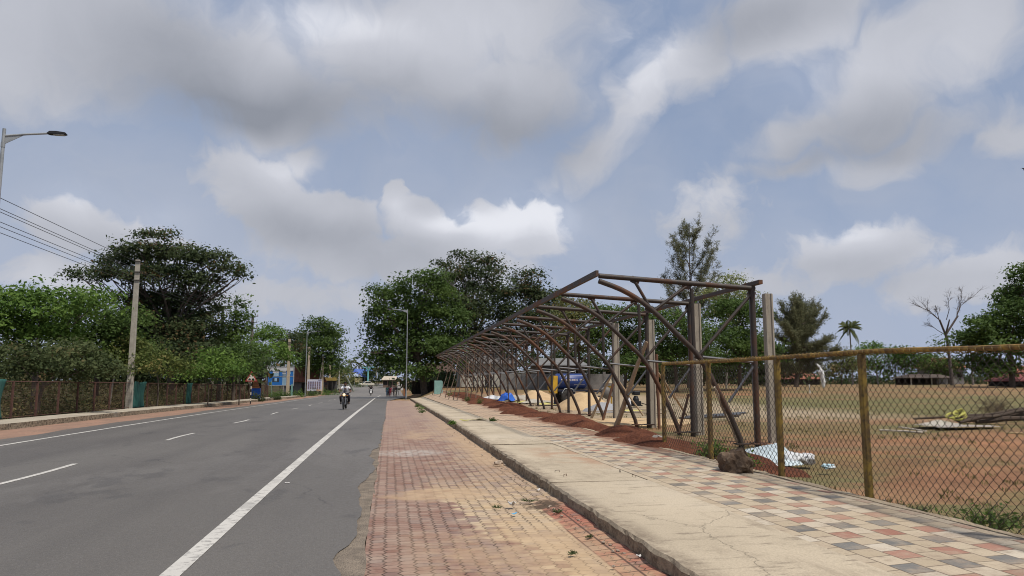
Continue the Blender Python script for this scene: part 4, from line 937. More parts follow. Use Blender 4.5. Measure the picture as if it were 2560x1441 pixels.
a = W(795, 948, 137); prop('stay_pole', 'thin pole leaning against the pole right of the portrait banner', 'pole', (a.x, 137, gz(a.x, 137)), W(806, 905, 137), .08, .06, CONC)
p0 = W(885, 960, 158); t = prop('leaning_pole', 'grey slab like pole leaning behind the motorcycle rider', 'pole', (p0.x, 158, gz(p0.x, 158)), W(862, 935, 158), .2, .16, M('mossy_concrete', (.22, .24, .19), (.16, .17, .14), 3, .9), None, .0)
WB = M('wire_black', (.03, .03, .032), None, 5, .6)
ends = [(290, 628, 495, 0), (262, 640, 522, 0), (258, 645, 530, .0), (250, 655, 555, 0), (245, 662, 567, 0), (235, 668, 582, 0)]
nms = ['topmost', 'second', 'third', 'fourth', 'fifth', 'lowest']
for i, (ex, ey, sy_, _) in enumerate(ends):
    D0, D1 = 20., 72.; p = W(0, sy_, 30.0+i*.25); X0 = p.x; Z0 = p.z; q = W(ex, ey, 60) ; 
    zz = lambda yv: Z0-.10-.0009*(yv-44)**2*0
    pts = []
    for k in range(20):
        yv = D0+(D1-D0)*k/19; sag = .25*(((yv-46)/26)**2-.42)
        pts.append((X0, yv, Z0+sag*.25))
    mb = MB().tube(pts, .013, 5); o = mb.build('power_line', WB); tag(o, nms[i]+' of the six power lines crossing the sky at the left', 'power line', 'power lines above the rusty fence')
# ------------------------------------------------------------------ people
def skinned(name, chains, mat, parent, sub=1, caps=True):
    """chains: lists of (point, radius); a chain may start on a point already used, so limbs join"""
    vs = []; es = []; rs = []; ix = {}
    def vid(p, r):
        k = tuple(round(q, 4) for q in p)
        if k not in ix: ix[k] = len(vs); vs.append(tuple(p)); rs.append(r)
        return ix[k]
    for ch in chains:
        ids = [vid(*q) for q in ch]; es += [(a, b_) for a, b_ in zip(ids[:-1], ids[1:]) if a != b_]
    me = bpy.data.meshes.new(name); me.from_pydata(vs, es, []); o = bpy.data.objects.new('tmp', me); C.objects.link(o)
    md = o.modifiers.new('s', 'SKIN'); md.use_smooth_shade = True
    for i, sv in enumerate(me.skin_vertices[0].data):
        r = rs[i]; sv.radius = r if isinstance(r, tuple) else (r, r); sv.use_root = (i == 0)
    if sub: o.modifiers.new('u', 'SUBSURF').levels = sub; o.modifiers[-1].render_levels = sub
    dg = bpy.context.evaluated_depsgraph_get(); dg.update(); m2 = bpy.data.meshes.new_from_object(o.evaluated_get(dg)); bpy.data.objects.remove(o); m2.name = name
    m2.materials.clear()
    return link(name, m2, mat, parent, True)
def clothm(name, c): return M('cloth_'+name, c, tuple(q*.8 for q in c), 6, .85, .15)
SKIN = M('skin', (.16, .082, .05), (.13, .065, .04), 5, .55, .05); HAIR = M('hair', (.012, .010, .009), None, 8, .6, .3)
def hand(p, d, side, curl=.5):
    p = Vector(p); d = Vector(d).normalized(); s = Vector((1, 0, 0)) if abs(d.x) < .8 else Vector((0, 1, 0)); nrm = d.cross(s).normalized(); s = nrm.cross(d).normalized()
    palm = p+d*.075; out = [[(p, .026), (palm, (.04, .02))]]
    for i, l in enumerate((.062, .074, .07, .055)):
        b_ = palm+s*(i-1.5)*.018+d*.012; m_ = b_+d*l*.55+nrm*.008*curl; e = m_+d*l*.5*(1-curl*.5)+nrm*l*.45*curl
        out.append([(palm, (.04, .02)), (b_, .010), (m_, .009), (e, .007)])
    th = p+d*.03+s*side*.035; out.append([(p, .026), (th, .012), (th+d*.04+s*side*.012+nrm*.015, .009)])
    return out
def head(parent, c, skin, hair, long_hair=False, yaw=0.):
    c = Vector(c); mb = MB()
    mb.ell(c, (.075, .095, .115), n=3)
    mb.ell(c+Vector((0, -.045, -.06)), (.05, .05, .05), n=2)
    mb.ell(c+Vector((0, -.098, -.015)), (.014, .022, .026), n=2)
    for sx in (-1, 1): mb.ell(c+Vector((sx*.078, .01, -.01)), (.012, .022, .032), n=2)
    h = mb.build('head', skin, parent, True)
    ey = MB(); 
    for sx in (-1, 1): ey.ell(c+Vector((sx*.03, -.086, .012)), (.013, .008, .008), n=2)
    ey.build('eyes', M('eye_dark', (.03, .02, .018), None, 5, .3), h)
    mo = MB().ell(c+Vector((0, -.094, -.062)), (.024, .008, .007), n=2); mo.build('mouth', M('lips', (.14, .05, .04), None, 5, .5), h)
    hb = MB().ell(c+Vector((0, .02, .035)), (.086, .095, .10), nz=.08, n=3)
    if long_hair: hb.ell(c+Vector((0, .075, -.10)), (.06, .04, .15), nz=.1, n=2)
    o = hb.build('hair', hair, parent, True); return h
def walker(label, x, y, ht, rz, top, low, long_top=True, scarf=None, ph=1, zoff=.0, hair_long=True):
    t = thing('person', label, 'person', (x, y, gz(x, y)+zoff), rz, 'people walking together on the roadside'); k = ht/1.65
    S = lambda a, b_, c: Vector((a*k, b_*k, c*k)); st = .16*ph
    hipL, hipR = S(-.09, 0, .86), S(.09, 0, .86); pel = S(0, 0, .92); ch = S(0, -.01, 1.22); nk = S(0, 0, 1.38)
    knL, knR = S(-.09, -.10*ph-.02, .48), S(.09, .06*ph-.04, .48); anL, anR = S(-.09, -st, .08), S(.09, st, .09)
    shL, shR = S(-.17, 0, 1.32), S(.17, 0, 1.32); elL, elR = S(-.22, .06*ph, 1.06), S(.22, -.06*ph, 1.06); wrL, wrR = S(-.22, -.04+.04*ph, .84), S(.22, -.08-.04*ph, .85)
    ch_ = [[(pel, (.13*k, .09*k)), (ch, (.13*k, .09*k)), (nk, .05*k), (S(0, -.01, 1.46), .045*k)]]
    for hp, kn, an, sx in ((hipL, knL, anL, -1), (hipR, knR, anR, 1)): ch_.append([(pel, .12*k), (hp, .085*k), (kn, .055*k), (an, .038*k), (an+S(0, -.16, -.045), .03*k)])
    for sh, e_, w_, sx in ((shL, elL, wrL, 1), (shR, elR, wrR, -1)):
        ch_.append([(ch, .12*k), (sh, .055*k), (e_, .04*k), (w_, .026)]); hh = hand(w_, w_-e_, sx); hh[0][0] = (w_, .026); ch_ += hh
    skinned('body', ch_, SKIN, t)
    head(t, S(0, -.02, 1.54), SKIN, HAIR, hair_long)
    tc_ = [[(S(0, 0, .55 if long_top else .84), (.19*k, .14*k) if long_top else (.16*k, .11*k)), (pel, (.165*k, .12*k)), (ch, (.15*k, .11*k)), (nk, .06*k)], [(ch, .15*k), (shL, .07*k), (elL+S(.01, 0, .05), .06*k)], [(ch, .15*k), (shR, .07*k), (elR+S(-.01, 0, .05), .06*k)]]
    skinned('tunic' if long_top else 'shirt', tc_, top, t)
    skinned('trousers', [[(pel, .13*k), (hipL, .10*k), (knL, .08*k), (anL+S(0, 0, .05), .07*k)], [(pel, .13*k), (hipR, .10*k), (knR, .08*k), (anR+S(0, 0, .05), .07*k)]], low, t)
    sh_ = MB()
    for an in (anL, anR): sh_.ell(an+S(0, -.06, -.05), (.045*k, .13*k, .035*k), n=2)
    sh_.build('sandals', M('sandal', (.06, .04, .03), None, 6, .7), t, True)
    if scarf: skinned('scarf', [[(shL+S(.06, -.08, .03), .035*k), (S(0, -.13, 1.2), .03*k), (shR+S(-.06, -.08, .03), .035*k)], [(shL+S(.06, -.08, .03), .035*k), (S(-.12, .13, .95), .045*k)]], scarf, t)
    return t
PY = 116
def px_at(px, Y): return W(px, 970, Y).x
walker('person in a teal tunic and blue trousers at the left of the walking group', px_at(968, PY), PY, 1.60, R(4), clothm('teal', (.02, .075, .07)), clothm('blue', (.035, .075, .13)), False, ph=1)
walker('person in dark navy clothes walking second from the left of the group', px_at(972.5, PY+1.2), PY+1.2, 1.58, R(-3), clothm('navy', (.03, .03, .075)), clothm('navy_low', (.02, .02, .055)), True, ph=-1)
walker('person in a crimson dress in the middle of the walking group', px_at(976.5, PY-.3), PY-.3, 1.55, R(2), clothm('crimson', (.24, .02, .045)), clothm('red_low', (.2, .03, .035)), True, clothm('pink', (.45, .2, .22)), ph=1)
walker('person in a pale grey dress walking second from the right of the group', px_at(985, PY), PY, 1.60, R(-4), clothm('grey', (.26, .22, .22)), clothm('greylow', (.3, .27, .26)), True, clothm('pinkgrey', (.4, .28, .27)), ph=-1)
walker('person in a black top and white trousers at the right of the walking group', px_at(990, PY+.6), PY+.6, 1.62, R(3), clothm('black', (.015, .015, .018)), clothm('white_low', (.5, .48, .45)), False, ph=1)

# ------------------------------------------------------------------ motorcycle and scooter
BLK = M('black_paint', (.012, .012, .014), None, 4, .35, .05, .2, .5); RUB = M('rubber', (.022, .021, .020), (.05, .045, .04), 6, .85, .4); CHR = M('chrome', (.45, .45, .46), None, 5, .22, .02, .9); ENG = M('engine_metal', (.13, .13, .13), (.06, .06, .06), 12, .5, .3, .6)
def ring(mb, c, R_, r, n=28, m_=8):
    vs = []; fs = []
    for i in range(n):
        a = 2*math.pi*i/n
        for j in range(m_):
            q = 2*math.pi*j/m_; rr = R_+r*math.cos(q); vs.append(Vector(c)+Vector((r*.9*math.sin(q), rr*math.cos(a), rr*math.sin(a))))
    for i in range(n):
        for j in range(m_): fs.append((i*m_+j, i*m_+(j+1) % m_, ((i+1) % n)*m_+(j+1) % m_, ((i+1) % n)*m_+j))
    mb.add(vs, fs); return mb
def wheel(parent, c, R_, r, spokes=10):
    c = Vector(c); tmb = ring(MB(), (0, 0, 0), R_-r, r); w_ = tmb.build('wheel', RUB, parent, True); w_.location = c
    rm = ring(MB(), (0, 0, 0), R_-r*2.1, r*.45, 24, 6); rm.lathe([(.03, -.06), (.045, -.05), (.045, .05), (.03, .06)], n=12, axis='x')
    for i in range(spokes):
        a = 2*math.pi*i/spokes; rm.tube([(0, 0, 0), (0, math.cos(a)*(R_-r*2), math.sin(a)*(R_-r*2))], .012, 5)
    rm.build('rim', ENG, w_, True); return w_
def motorcycle(label, loc, rz, scale=1.):
    t = thing('motorcycle', label, 'motorcycle', loc, rz); t.scale = (scale,)*3
    wheel(t, (0, -.68, .31), .31, .05); wheel(t, (0, .66, .31), .31, .058)
    mb = MB()
    for sx in (-.085, .085): mb.tube([(sx, -.68, .31), (sx, -.50, .72), (sx, -.42, .95)], [.026, .024, .022], 8)
    mb.box((0, -.45, .84), (.22, .06, .04)); mb.build('fork', CHR, t, True)
    fd = MB(); n = 12
    vs = []; 
    for i in range(n+1):
        a = R(20+150*i/n); vs += [(-.065, -.68-math.cos(a)*.365*-1, .31+math.sin(a)*.365), (.065, -.68-math.cos(a)*.365*-1, .31+math.sin(a)*.365), (.065, -.68+math.cos(a)*.38, .31+math.sin(a)*.38), (-.065, -.68+math.cos(a)*.38, .31+math.sin(a)*.38)]
    fs = []
    for i in range(n):
        for k in range(4): fs.append((i*4+k, i*4+(k+1) % 4, i*4+4+(k+1) % 4, i*4+4+k))
    fd.add(vs, fs); fd.build('front_mudguard', BLK, t, True)
    hl = MB().lathe([(.02, .12), (.07, .1), (.095, .03), (.1, 0), (.1, -.02)], (0, -.57, .90), 18, 'y'); h = hl.build('headlight', BLK, t, True)
    lm, ln, lb = newmat('headlamp_glow'); lb.inputs['Base Color'].default_value = (.9, .75, .5, 1); lb.inputs['Emission Color'].default_value = (1, .72, .38, 1); lb.inputs['Emission Strength'].default_value = .75; lb.inputs['Roughness'].default_value = .2
    MB().lathe([(.088, 0), (.07, -.02), (.03, -.032), (.005, -.034)], (0, -.592, .90), 18, 'y').build('lens', lm, h, True)
    tk = MB(); tk.ell((0, -.10, .84), (.15, .30, .13), n=3); tk.build('fuel_tank', BLK, t, True)
    st = MB(); st.ell((0, .42, .80), (.14, .42, .075), n=3); st.build('seat', M('seat_vinyl', (.018, .017, .016), None, 6, .6), t, True)
    en = MB().box((0, -.05, .46), (.24, .34, .30)); 
    for i in range(6): en.box((0, -.12, .60+i*.022), (.27, .24, .008))
    en.lathe([(.11, -.17), (.12, -.12), (.12, .12), (.11, .17)], (0, .05, .40), 14, 'x'); en.build('engine', ENG, t, bevel=.008)
    fm = MB(); fm.tube([(0, -.42, .95), (0, -.30, .55), (0, -.1, .28), (0, .3, .30), (0, .35, .7), (0, -.36, .85)], .025, 7); fm.tube([(.12, .34, .72), (.14, .62, .34)], .02, 6); fm.tube([(-.12, .34, .72), (-.14, .62, .34)], .02, 6); fm.box((0, .72, .70), (.16, .22, .05)); fm.build('frame', BLK, t, True)
    hb = MB().tube([(-.36, -.30, 1.04), (-.2, -.36, 1.06), (0, -.42, 1.0), (.2, -.36, 1.06), (.36, -.30, 1.04)], .014, 7); hb_ = hb.build('handlebar', CHR, t, True)
    for sx in (-1, 1):
        MB().tube([(sx*.36, -.30, 1.04), (sx*.25, -.335, 1.052)], .019, 8).build('grip', RUB, hb_, True)
        mr = MB().tube([(sx*.26, -.34, 1.06), (sx*.34, -.36, 1.22)], .007, 6); mr.ell((sx*.38, -.36, 1.25), (.06, .015, .038), n=2); mr.build('mirror', BLK, t, True)
        ind = MB().tube([(sx*.09, -.55, .86), (sx*.2, -.56, .85)], .01, 6); ind.ell((sx*.22, -.57, .85), (.03, .03, .022), n=2); ind.build('indicator', M('amber', (.55, .2, .03), None, 5, .3), t, True)
    MB().tube([(.15, -.1, .32), (.17, .3, .30), (.17, .82, .40)], [.022, .04, .045], 9).build('exhaust', CHR, t, True)
    fp = MB().tube([(-.27, .05, .32), (.27, .05, .32)], .016, 6); fp.build('footpegs', RUB, t, True)
    return t
def rider(label, loc, rz, shirt, low, print_=None, scale=1.):
    t = thing('person', label, 'person', loc, rz); t.scale = (scale,)*3; V = Vector
    pel = V((0, .28, .92)); ch = V((0, .17, 1.24)); nk = V((0, .13, 1.42)); sh = {s: V((s*.185, .13, 1.37)) for s in (-1, 1)}
    el = {s: V((s*.37, -.02, 1.14)) for s in (-1, 1)}; wr = {s: V((s*.335, -.235, 1.07)) for s in (-1, 1)}
    hp = {s: V((s*.11, .26, .88)) for s in (-1, 1)}; kn = {s: V((s*.27, -.17, .79)) for s in (-1, 1)}; an = {s: V((s*.25, .08, .40)) for s in (-1, 1)}
    chn = [[(pel, (.14, .10)), (ch, (.15, .10)), (nk, .055), (nk+V((0, -.02, .08)), .05)]]
    for s in (-1, 1):
        chn.append([(pel, .13), (hp[s], .095), (kn[s], .065), (an[s], .042), (an[s]+V((0, -.17, -.06)), .034)])
        chn.append([(ch, .13), (sh[s], .062), (el[s], .046), (wr[s], .03)])
        hh = hand(wr[s], V((s*.02, -.085, -.01)), -s, 1.); hh[0][0] = (wr[s], .03); chn += hh
    skinned('body', chn, SKIN, t); head(t, (0, .07, 1.575), SKIN, HAIR)
    MB().ell((0, .035, 1.50), (.056, .05, .05), n=2).build('beard', HAIR, t, True)
    MB().ell((0, .06, 1.655), (.095, .10, .065), nz=.2, n=3, seed=4).build('hair', HAIR, t, True)
    shc = [[(pel+V((0, -.01, .02)), (.165, .13)), (ch, (.175, .125)), (nk+V((0, .01, -.03)), .075)]]+[[(ch, .15), (sh[s], .08), (sh[s].lerp(el[s], .55), .075)] for s in (-1, 1)]
    so = skinned('t_shirt', shc, shirt, t)
    if print_:
        xs_ = np.linspace(-.085, .085, 6); zs_ = np.linspace(1.03, 1.25, 6); mb = MB()
        vs = [(a, .17-.133-(.012 if abs(a) < .05 else .004)+(1.24-b_)*.25, b_) for b_ in zs_ for a in xs_]; mb.add(vs, [(i*6+j, i*6+j+1, i*6+j+7, i*6+j+6) for i in range(5) for j in range(5)])
        mb.build('shirt_print', print_, so)
    skinned('trousers', [[(pel, .145), (hp[s], .115), (kn[s], .085), (an[s]+V((0, 0, .03)), .065)] for s in (-1, 1)], low, t)
    sb = MB()
    for s in (-1, 1): sb.ell(an[s]+V((0, -.08, -.055)), (.05, .14, .04), n=2)
    sb.build('shoes', M('shoe', (.03, .025, .022), None, 6, .7), t, True); return t
q = Gp(860, 1024.5); bz = gz(q.x, q.y)+.004; by = q.y+.7
motorcycle('black motorcycle with its round headlight lit coming up the road', (q.x, by, bz), R(-3))
pm, pn, pb_ = newmat('shirt_print'); pc = pn.mix(pn.noise(18., 4).smooth(.45, .6), (.06, .06, .07), (.22, .21, .23)); fin(pn, pb_, pc, .8)
rider('person with dark hair and beard in a white printed t shirt riding the black motorcycle', (q.x, by, bz), R(-3), clothm('white', (.72, .72, .74)), clothm('dark_trousers', (.025, .022, .028)), pm)
def scooter(label, loc, rz):
    t = thing('scooter', label, 'scooter', loc, rz); WH = M('white_paint', (.7, .7, .7), None, 5, .35, .03); wheel(t, (0, -.58, .22), .22, .05, 5); wheel(t, (0, .58, .22), .22, .055, 5)
    MB().prism([(-.62, .42), (-.50, .95), (-.40, .95), (-.28, .30), (-.36, .26)], -.17, .17, 'x').build('front_apron', WH, t, bevel=.03)
    MB().box((0, -.02, .27), (.3, .55, .06)).build('floorboard', BLK, t, bevel=.01)
    MB().prism([(.16, .28), (.22, .68), (.85, .72), (.80, .45), (.6, .36)], -.17, .17, 'x').build('rear_body', BLK, t, bevel=.04)
    MB().ell((0, .48, .77), (.15, .40, .07), n=3).build('seat', BLK, t, True)
    MB().tube([(-.33, -.33, 1.02), (0, -.42, 1.0), (.33, -.33, 1.02)], .016, 7).tube([(0, -.58, .22), (0, -.44, .98)], .03, 7).build('handlebar', BLK, t, True)
    MB().ell((0, -.5, .97), (.13, .09, .09), n=3).build('headlight', WH, t, True)
    for s in (-1, 1): MB().tube([(s*.22, -.38, 1.02), (s*.3, -.4, 1.2)], .008, 5).ell((s*.33, -.4, 1.22), (.05, .015, .035), n=2).build('mirror', BLK, t, True)
    return t
p = W(927, 988.5, 124); sz = gz(p.x, 124)+.004
scooter('small white fronted scooter far down the road', (p.x, 124, sz), R(2))
rider('person in dark clothes riding the distant white fronted scooter', (p.x, 124, sz), R(2), clothm('dark_shirt', (.03, .032, .04)), clothm('dark_low', (.02, .02, .025)))

# ------------------------------------------------------------------ distant car
def car(label, loc, rz):
    t = thing('parked_car', label, 'car', loc, rz); CW = M('cream_paint', (.62, .58, .48), None, 5, .35, .02, .1); GL = M('car_glass', (.03, .035, .04), None, 5, .1, .02)
    prof = [(-2.0, .35), (-2.05, .62), (-1.9, .80), (-.95, .92), (-.45, 1.38), (.75, 1.42), (1.35, .98), (1.95, .9), (2.05, .6), (2., .35)]
    MB().prism(prof, -.8, .8, 'x').build('body', CW, t, bevel=.06)
    for s in (-1, 1):
        MB().prism([(-.85, .95), (-.42, 1.32), (.12, 1.35), (.12, .95)], s*.805-.01, s*.805+.01, 'x').build('side_window', GL, t)
        MB().prism([(.2, .95), (.2, 1.35), (.72, 1.36), (1.12, .98)], s*.805-.01, s*.805+.01, 'x').build('side_window', GL, t)
        MB().ell((s*.55, -2.03, .66), (.12, .04, .08), n=2).build('headlight', CHR, t, True)
        for yv in (-1.25, 1.25): wheel(t, (s*.72, yv, .32), .32, .09, 5)
    MB().add([(-.68, -.93, .96), (.68, -.93, .96), (.62, -.51, 1.36), (-.62, -.51, 1.36)], [(0, 1, 2, 3)]).build('windscreen', GL, t).location = (0, -.015, .02)
    MB().box((0, -2.06, .45), (1.5, .1, .14)).build('bumper', CHR, t, bevel=.02); return t
p = W(915, 965, 196); car('cream white car parked near the blue roofed hall', (p.x, 196, gz(p.x, 196)), R(-62))
# ------------------------------------------------------------------ buildings and roadside clutter
def tilem(name, c1, c2, per=.25):
    m, n, b = newmat(name); x, y, z = n.xyz(); r = (x/per).pp(.5)*2.; c = n.mix(n.noise(1.3, 6).smooth(.3, .7), c1, c2); c = n.mix(n.noise(8., 5).smooth(.5, .7)*.5, c, tuple(q*.5 for q in c2))
    fin(n, b, c, .85, r, .8, .05); return m
RTILE = tilem('red_tiles', (.30, .12, .075), (.22, .085, .055)); RSHEET = tilem('red_sheet', (.22, .075, .065), (.17, .055, .05), .3); BSHEET = tilem('blue_sheet', (.095, .16, .42), (.08, .13, .36), .3)
BSHADE = tilem('blue_sheet_shaded', (.05, .09, .36), (.04, .075, .30), .3)  # same blue sheet, darkened: shade painted into the hall's side roof slope
WALLW = M('lime_wall', (.50, .48, .42), (.36, .34, .29), 1.5, .9); WALLG = M('grey_wall', (.22, .21, .20), (.14, .135, .13), 1.2, .9); DKIN = M('dark_timber_and_shade', (.03, .026, .022), None, 3, .9); YELW = M('yellow_wall', (.60, .47, .20), (.5, .38, .16), 2, .9)  # DKIN: dark timber, and the shade painted inside openings and open sheds
BLUEP = M('blue_paint', (.015, .10, .48), (.012, .08, .38), 3, .5, .1); CYAN = M('cyan_paint', (.22, .55, .58), (.18, .46, .5), 3, .6, .1)
def hut(name, label, cat, c, w_, d_, h, rh, roof, wall, rz=0., eave=.5, group=None, posts=False, openings=3, hip=.3):
    t = thing(name, label, cat, c, rz, group); a, b_ = w_/2, d_/2
    if posts:
        for sx in np.linspace(-a+.1, a-.1, max(3, int(w_/3))): MB().box((sx, -b_+.1, h/2), (.14, .14, h)).build('post', wall, t)
        MB().box((0, b_-.1, h*.5), (w_, .12, h)).build('back_wall', DKIN, t)
    else:
        MB().box((0, 0, h/2), (w_, d_, h)).build('wall', wall, t)
        for i, sx in enumerate(np.linspace(-a*.7, a*.7, openings)):
            hh = 2. if i == openings//2 else 1.; MB().box((sx, -b_-.01, hh/2 if hh > 1.5 else h*.55), (.9, .06, hh)).build('door' if hh > 1.5 else 'window', DKIN, t)
    e = eave; A = a+e; B = b_+e; k = A*(1-hip)
    vs = [(-A, -B, h-.12), (A, -B, h-.12), (A, B, h-.12), (-A, B, h-.12), (-k, 0, h+rh), (k, 0, h+rh)]; fs = [(0, 1, 5, 4), (2, 3, 4, 5), (1, 2, 5), (3, 0, 4)]
    vs += [(x, y, z-.09) for x, y, z in vs]; fs += [tuple(reversed([q+6 for q in f])) for f in fs]; fs += [(0, 6, 7, 1), (1, 7, 8, 2), (2, 8, 9, 3), (3, 9, 6, 0)]
    MB().add(vs, fs).build('roof', roof, t); return t
# hall with blue roof at the road end
D = 225; p = W(905, 960, D); zb = gz(p.x, D); t = thing('blue_roofed_hall', 'open hall with a bright blue sheet roof at the end of the road', 'hall', (p.x, D, zb), R(6)); 
zt = lambda py: W(905, py, D).z-zb
xr = lambda px: W(px, 950, D).x-p.x
h0, h1 = zt(938), zt(922)
MB().add([(xr(880), -5, h0+.5), (xr(908), -5, h0-.6), (xr(935), -5, h0-.6), (xr(937), 3, h1), (xr(885), 3, h1), (xr(880), -5, h0+.38), (xr(908), -5, h0-.72), (xr(935), -5, h0-.72), (xr(937), 3, h1-.12), (xr(885), 3, h1-.12)], [(1, 2, 3, 4), (9, 8, 7, 6), (1, 6, 7, 2), (2, 7, 8, 3)]).build('roof', BSHEET, t)
MB().add([(xr(876), -5.2, h0+1.2), (xr(908), -5.05, h0-.6), (xr(886), 3, h1-.1), (xr(876), -5.2, h0+1.1), (xr(908), -5.05, h0-.75), (xr(886), 3, h1-.2)], [(0, 1, 2), (5, 4, 3), (0, 3, 4, 1)]).build('roof_slope', BSHADE, t)
for px in (884, 896, 909, 922, 934): MB().tube([(xr(px), -4.6, 0), (xr(px), -4.6, h0-.5)], .12, 8).build('column', GALV, t)
MB().box((xr(908), 4, h0*.42), (xr(937)-xr(880), .3, h0*.84)).build('back_wall', DKIN, t); MB().box((xr(893), -5.4, zt(951)), (xr(903)-xr(884), .12, 1.1)).build('sign_board', M('cream_board', (.62, .52, .3), None, 2, .7), t)  # near-black back wall carries the shaded hall interior in its colour
def block(name, label, cat, px0, px1, py0, py1, D, mat, depth=1., group=None, parts=None):
    a = W(px0, py1, D); b_ = W(px1, py0, D); z0 = min(a.z, gz((a.x+b_.x)/2, D)-.05) if parts is None else a.z
    t = thing(name, label, cat, ((a.x+b_.x)/2, D, z0), 0, group); w_ = b_.x-a.x; h = b_.z-z0
    return t, w_, h
t, w_, h = block('roadside_kiosk', 'small bright blue kiosk right of the cyan column', 'kiosk', 921, 934, 950, 967, 213, BLUEP); MB().box((0, 0, h/2), (w_, 1.8, h)).build('body', BLUEP, t); MB().box((0, -.6, h+.05), (w_*1.15, 3.2, .1)).build('roof', WALLW, t); MB().box((0, -.92, h*.6), (w_*.7, .05, h*.35)).build('counter_opening', DKIN, t)  # dark box on the front paints the shade inside the counter
p = W(919, 975, 208); zb = gz(p.x, 208); hh = W(919, 918, 208).z-zb
t = thing('cyan_column', 'slim cyan pillar with a wide leafy looking top at the road junction', 'pillar', (p.x, 208, zb)); MB().lathe([(.5, 0), (.5, .4), (.24, .5), (.17, hh*.75), (.19, hh*.8)], n=12).build('shaft', CYAN, t)
mb = MB()
for i in range(7): 
    a = i*.9; mb.tube([(0, 0, hh*.78), (math.cos(a)*.7, math.sin(a)*.5, hh*.95), (math.cos(a)*1.7, math.sin(a)*.8, hh*1.0)], [.1, .09, .16], 6)
mb.build('arms', CYAN, t, True)
# low buildings right of the road end
D = 190; p = W(975, 960, D); hut('low_house', 'low cream house behind the walking group', 'house', (p.x, D, gz(p.x, D)), 3.4, 4, 2.0, .8, M('pale_roof', (.48, .42, .33), (.36, .3, .24), 2, .9), M('brown_wall', (.19, .13, .10), (.13, .09, .07), 2, .9), 0)
t, w_, h = block('white_board', 'white hoarding standing beside the rusty orange post', 'hoarding', 996, 1008, 953, 970, 128, WALLW); MB().box((0, 0, h*.68), (w_, .08, h*.64)).build('panel', M('white_panel', (.66, .63, .6), (.5, .48, .46), 3, .7), t)
for sx in (-w_/2+.05, w_/2-.05): MB().box((sx, .07, h/2), (.07, .06, h)).build('leg', IRON, t)
t, w_, h = block('rusty_pillar', 'rusty orange pillar at the edge of the dark trees', 'pillar', 1008.5, 1012.5, 954, 984, 120, RF); MB().lathe([(w_*.55, 0), (w_*.5, h*.5), (w_*.5, h*.95), (w_*.8, h)], n=10).build('shaft', M('orange_rust', (.36, .15, .07), (.25, .1, .06), 2, .85), t)
t, w_, h = block('brown_post', 'thin dark brown post just left of the tall pale street lamp', 'post', 1012.3, 1013.8, 956, 989, 100, RF); MB().box((0, 0, h/2), (.09, .09, h)).lathe([(.09, h-.02), (.07, h+.05)], n=8).build('shaft', M('dark_brown', (.06, .035, .02), None, 3, .9), t)
# dark bamboo fence and sheds under the big tree
t = thing('bamboo_fence', 'dark bamboo fence under the huge shady tree', 'fence', (W(1030, 980, 97).x, 97, 0))
for i in range(90):
    xx = i*.045; MB().tube([(xx, .05*math.sin(i), -.2), (xx+random.uniform(-.03, .03), 0, 1.5+random.uniform(-.15, .2))], .03, 5).build('stake', DKIN, t)
TARP = M('blue_tarp', (.02, .09, .42), (.025, .12, .5), 2, .45, .4, bscale=8)
D = 118; p = W(1095, 960, D); t = hut('roadside_house', 'small dull yellow house with a brown roof behind the far end of the steel stand', 'house', (p.x, D, gz(p.x, D)), 4.6, 4, 2.3, 1.2, M('brown_sheet', (.10, .06, .045), (.07, .045, .035), 2, .8), M('dull_yellow_wall', (.16, .13, .07), None, 2, .9), R(-10))
D = 100; p = W(1215, 960, D); t = hut('white_house', 'whitewashed building seen through the middle of the steel stand', 'building', (p.x, D, gz(p.x, D)), 7.5, 5, 3.2, 1.2, M('dull_sheet', (.16, .15, .15), None, 2, .7), WALLW, 0)
D = 86; a = W(1255, 945, D); b_ = W(1560, 945, D); t = thing('compound_wall', 'weathered grey compound wall behind the tanker trailer', 'wall', ((a.x+b_.x)/2, D, gz(a.x+8, D)-.1))
n = 6; wd = (b_.x-a.x)/n
for i in range(n):
    MB().box((-(b_.x-a.x)/2+wd*(i+.5), 0, .9), (wd-.2, .18, 1.9)).build('panel', WALLG, t); MB().box((-(b_.x-a.x)/2+wd*i, 0, 1.0), (.3, .3, 2.2)).build('pier', WALLG, t)
D = 92; p = W(1395, 930, D); t = hut('grey_shed', 'grey sheet roofed shed behind the blue tanker trailer', 'shed', (p.x, D, gz(p.x, D)), 6, 4, 2.9, .8, M('grey_sheet', (.2, .2, .2), (.15, .15, .15), 2, .6), WALLG, 0)
# beyond the field
D = 126; p = W(1985, 960, D); hut('tiled_shed', 'long low shed with a red tiled roof behind the white ragged figure', 'shed', (p.x, D, gz(p.x, D)), 7.5, 4.5, 1.2, 1.5, RTILE, DKIN, 0, .4, 'red roofed buildings beyond the field')
D = 136; p = W(2350, 930, D); hut('tiled_house', 'house with a big hipped red roof between the bare tree and the right edge tree', 'house', (p.x, D, gz(p.x, D)), 6.5, 5, 3.4, 2., RTILE, WALLG, 0, .9, 'red roofed buildings beyond the field')
D = 116; p = W(2310, 960, D); hut('open_shed', 'low dark open shed with thin posts left of the bare tree trunk', 'shed', (p.x, D, gz(p.x, D)), 8, 4, 1.35, .5, M('thatch', (.10, .075, .06), (.07, .055, .045), 2, .95), WALLW, 0, .4, 'red roofed buildings beyond the field', True)
D = 98; p = W(2560, 960, D); hut('sheet_shed', 'long shed with a two tier dull red sheet roof under the right edge tree', 'shed', (p.x, D, gz(p.x, D)), 8.5, 4, .9, .9, RSHEET, DKIN, 0, .5, 'red roofed buildings beyond the field');
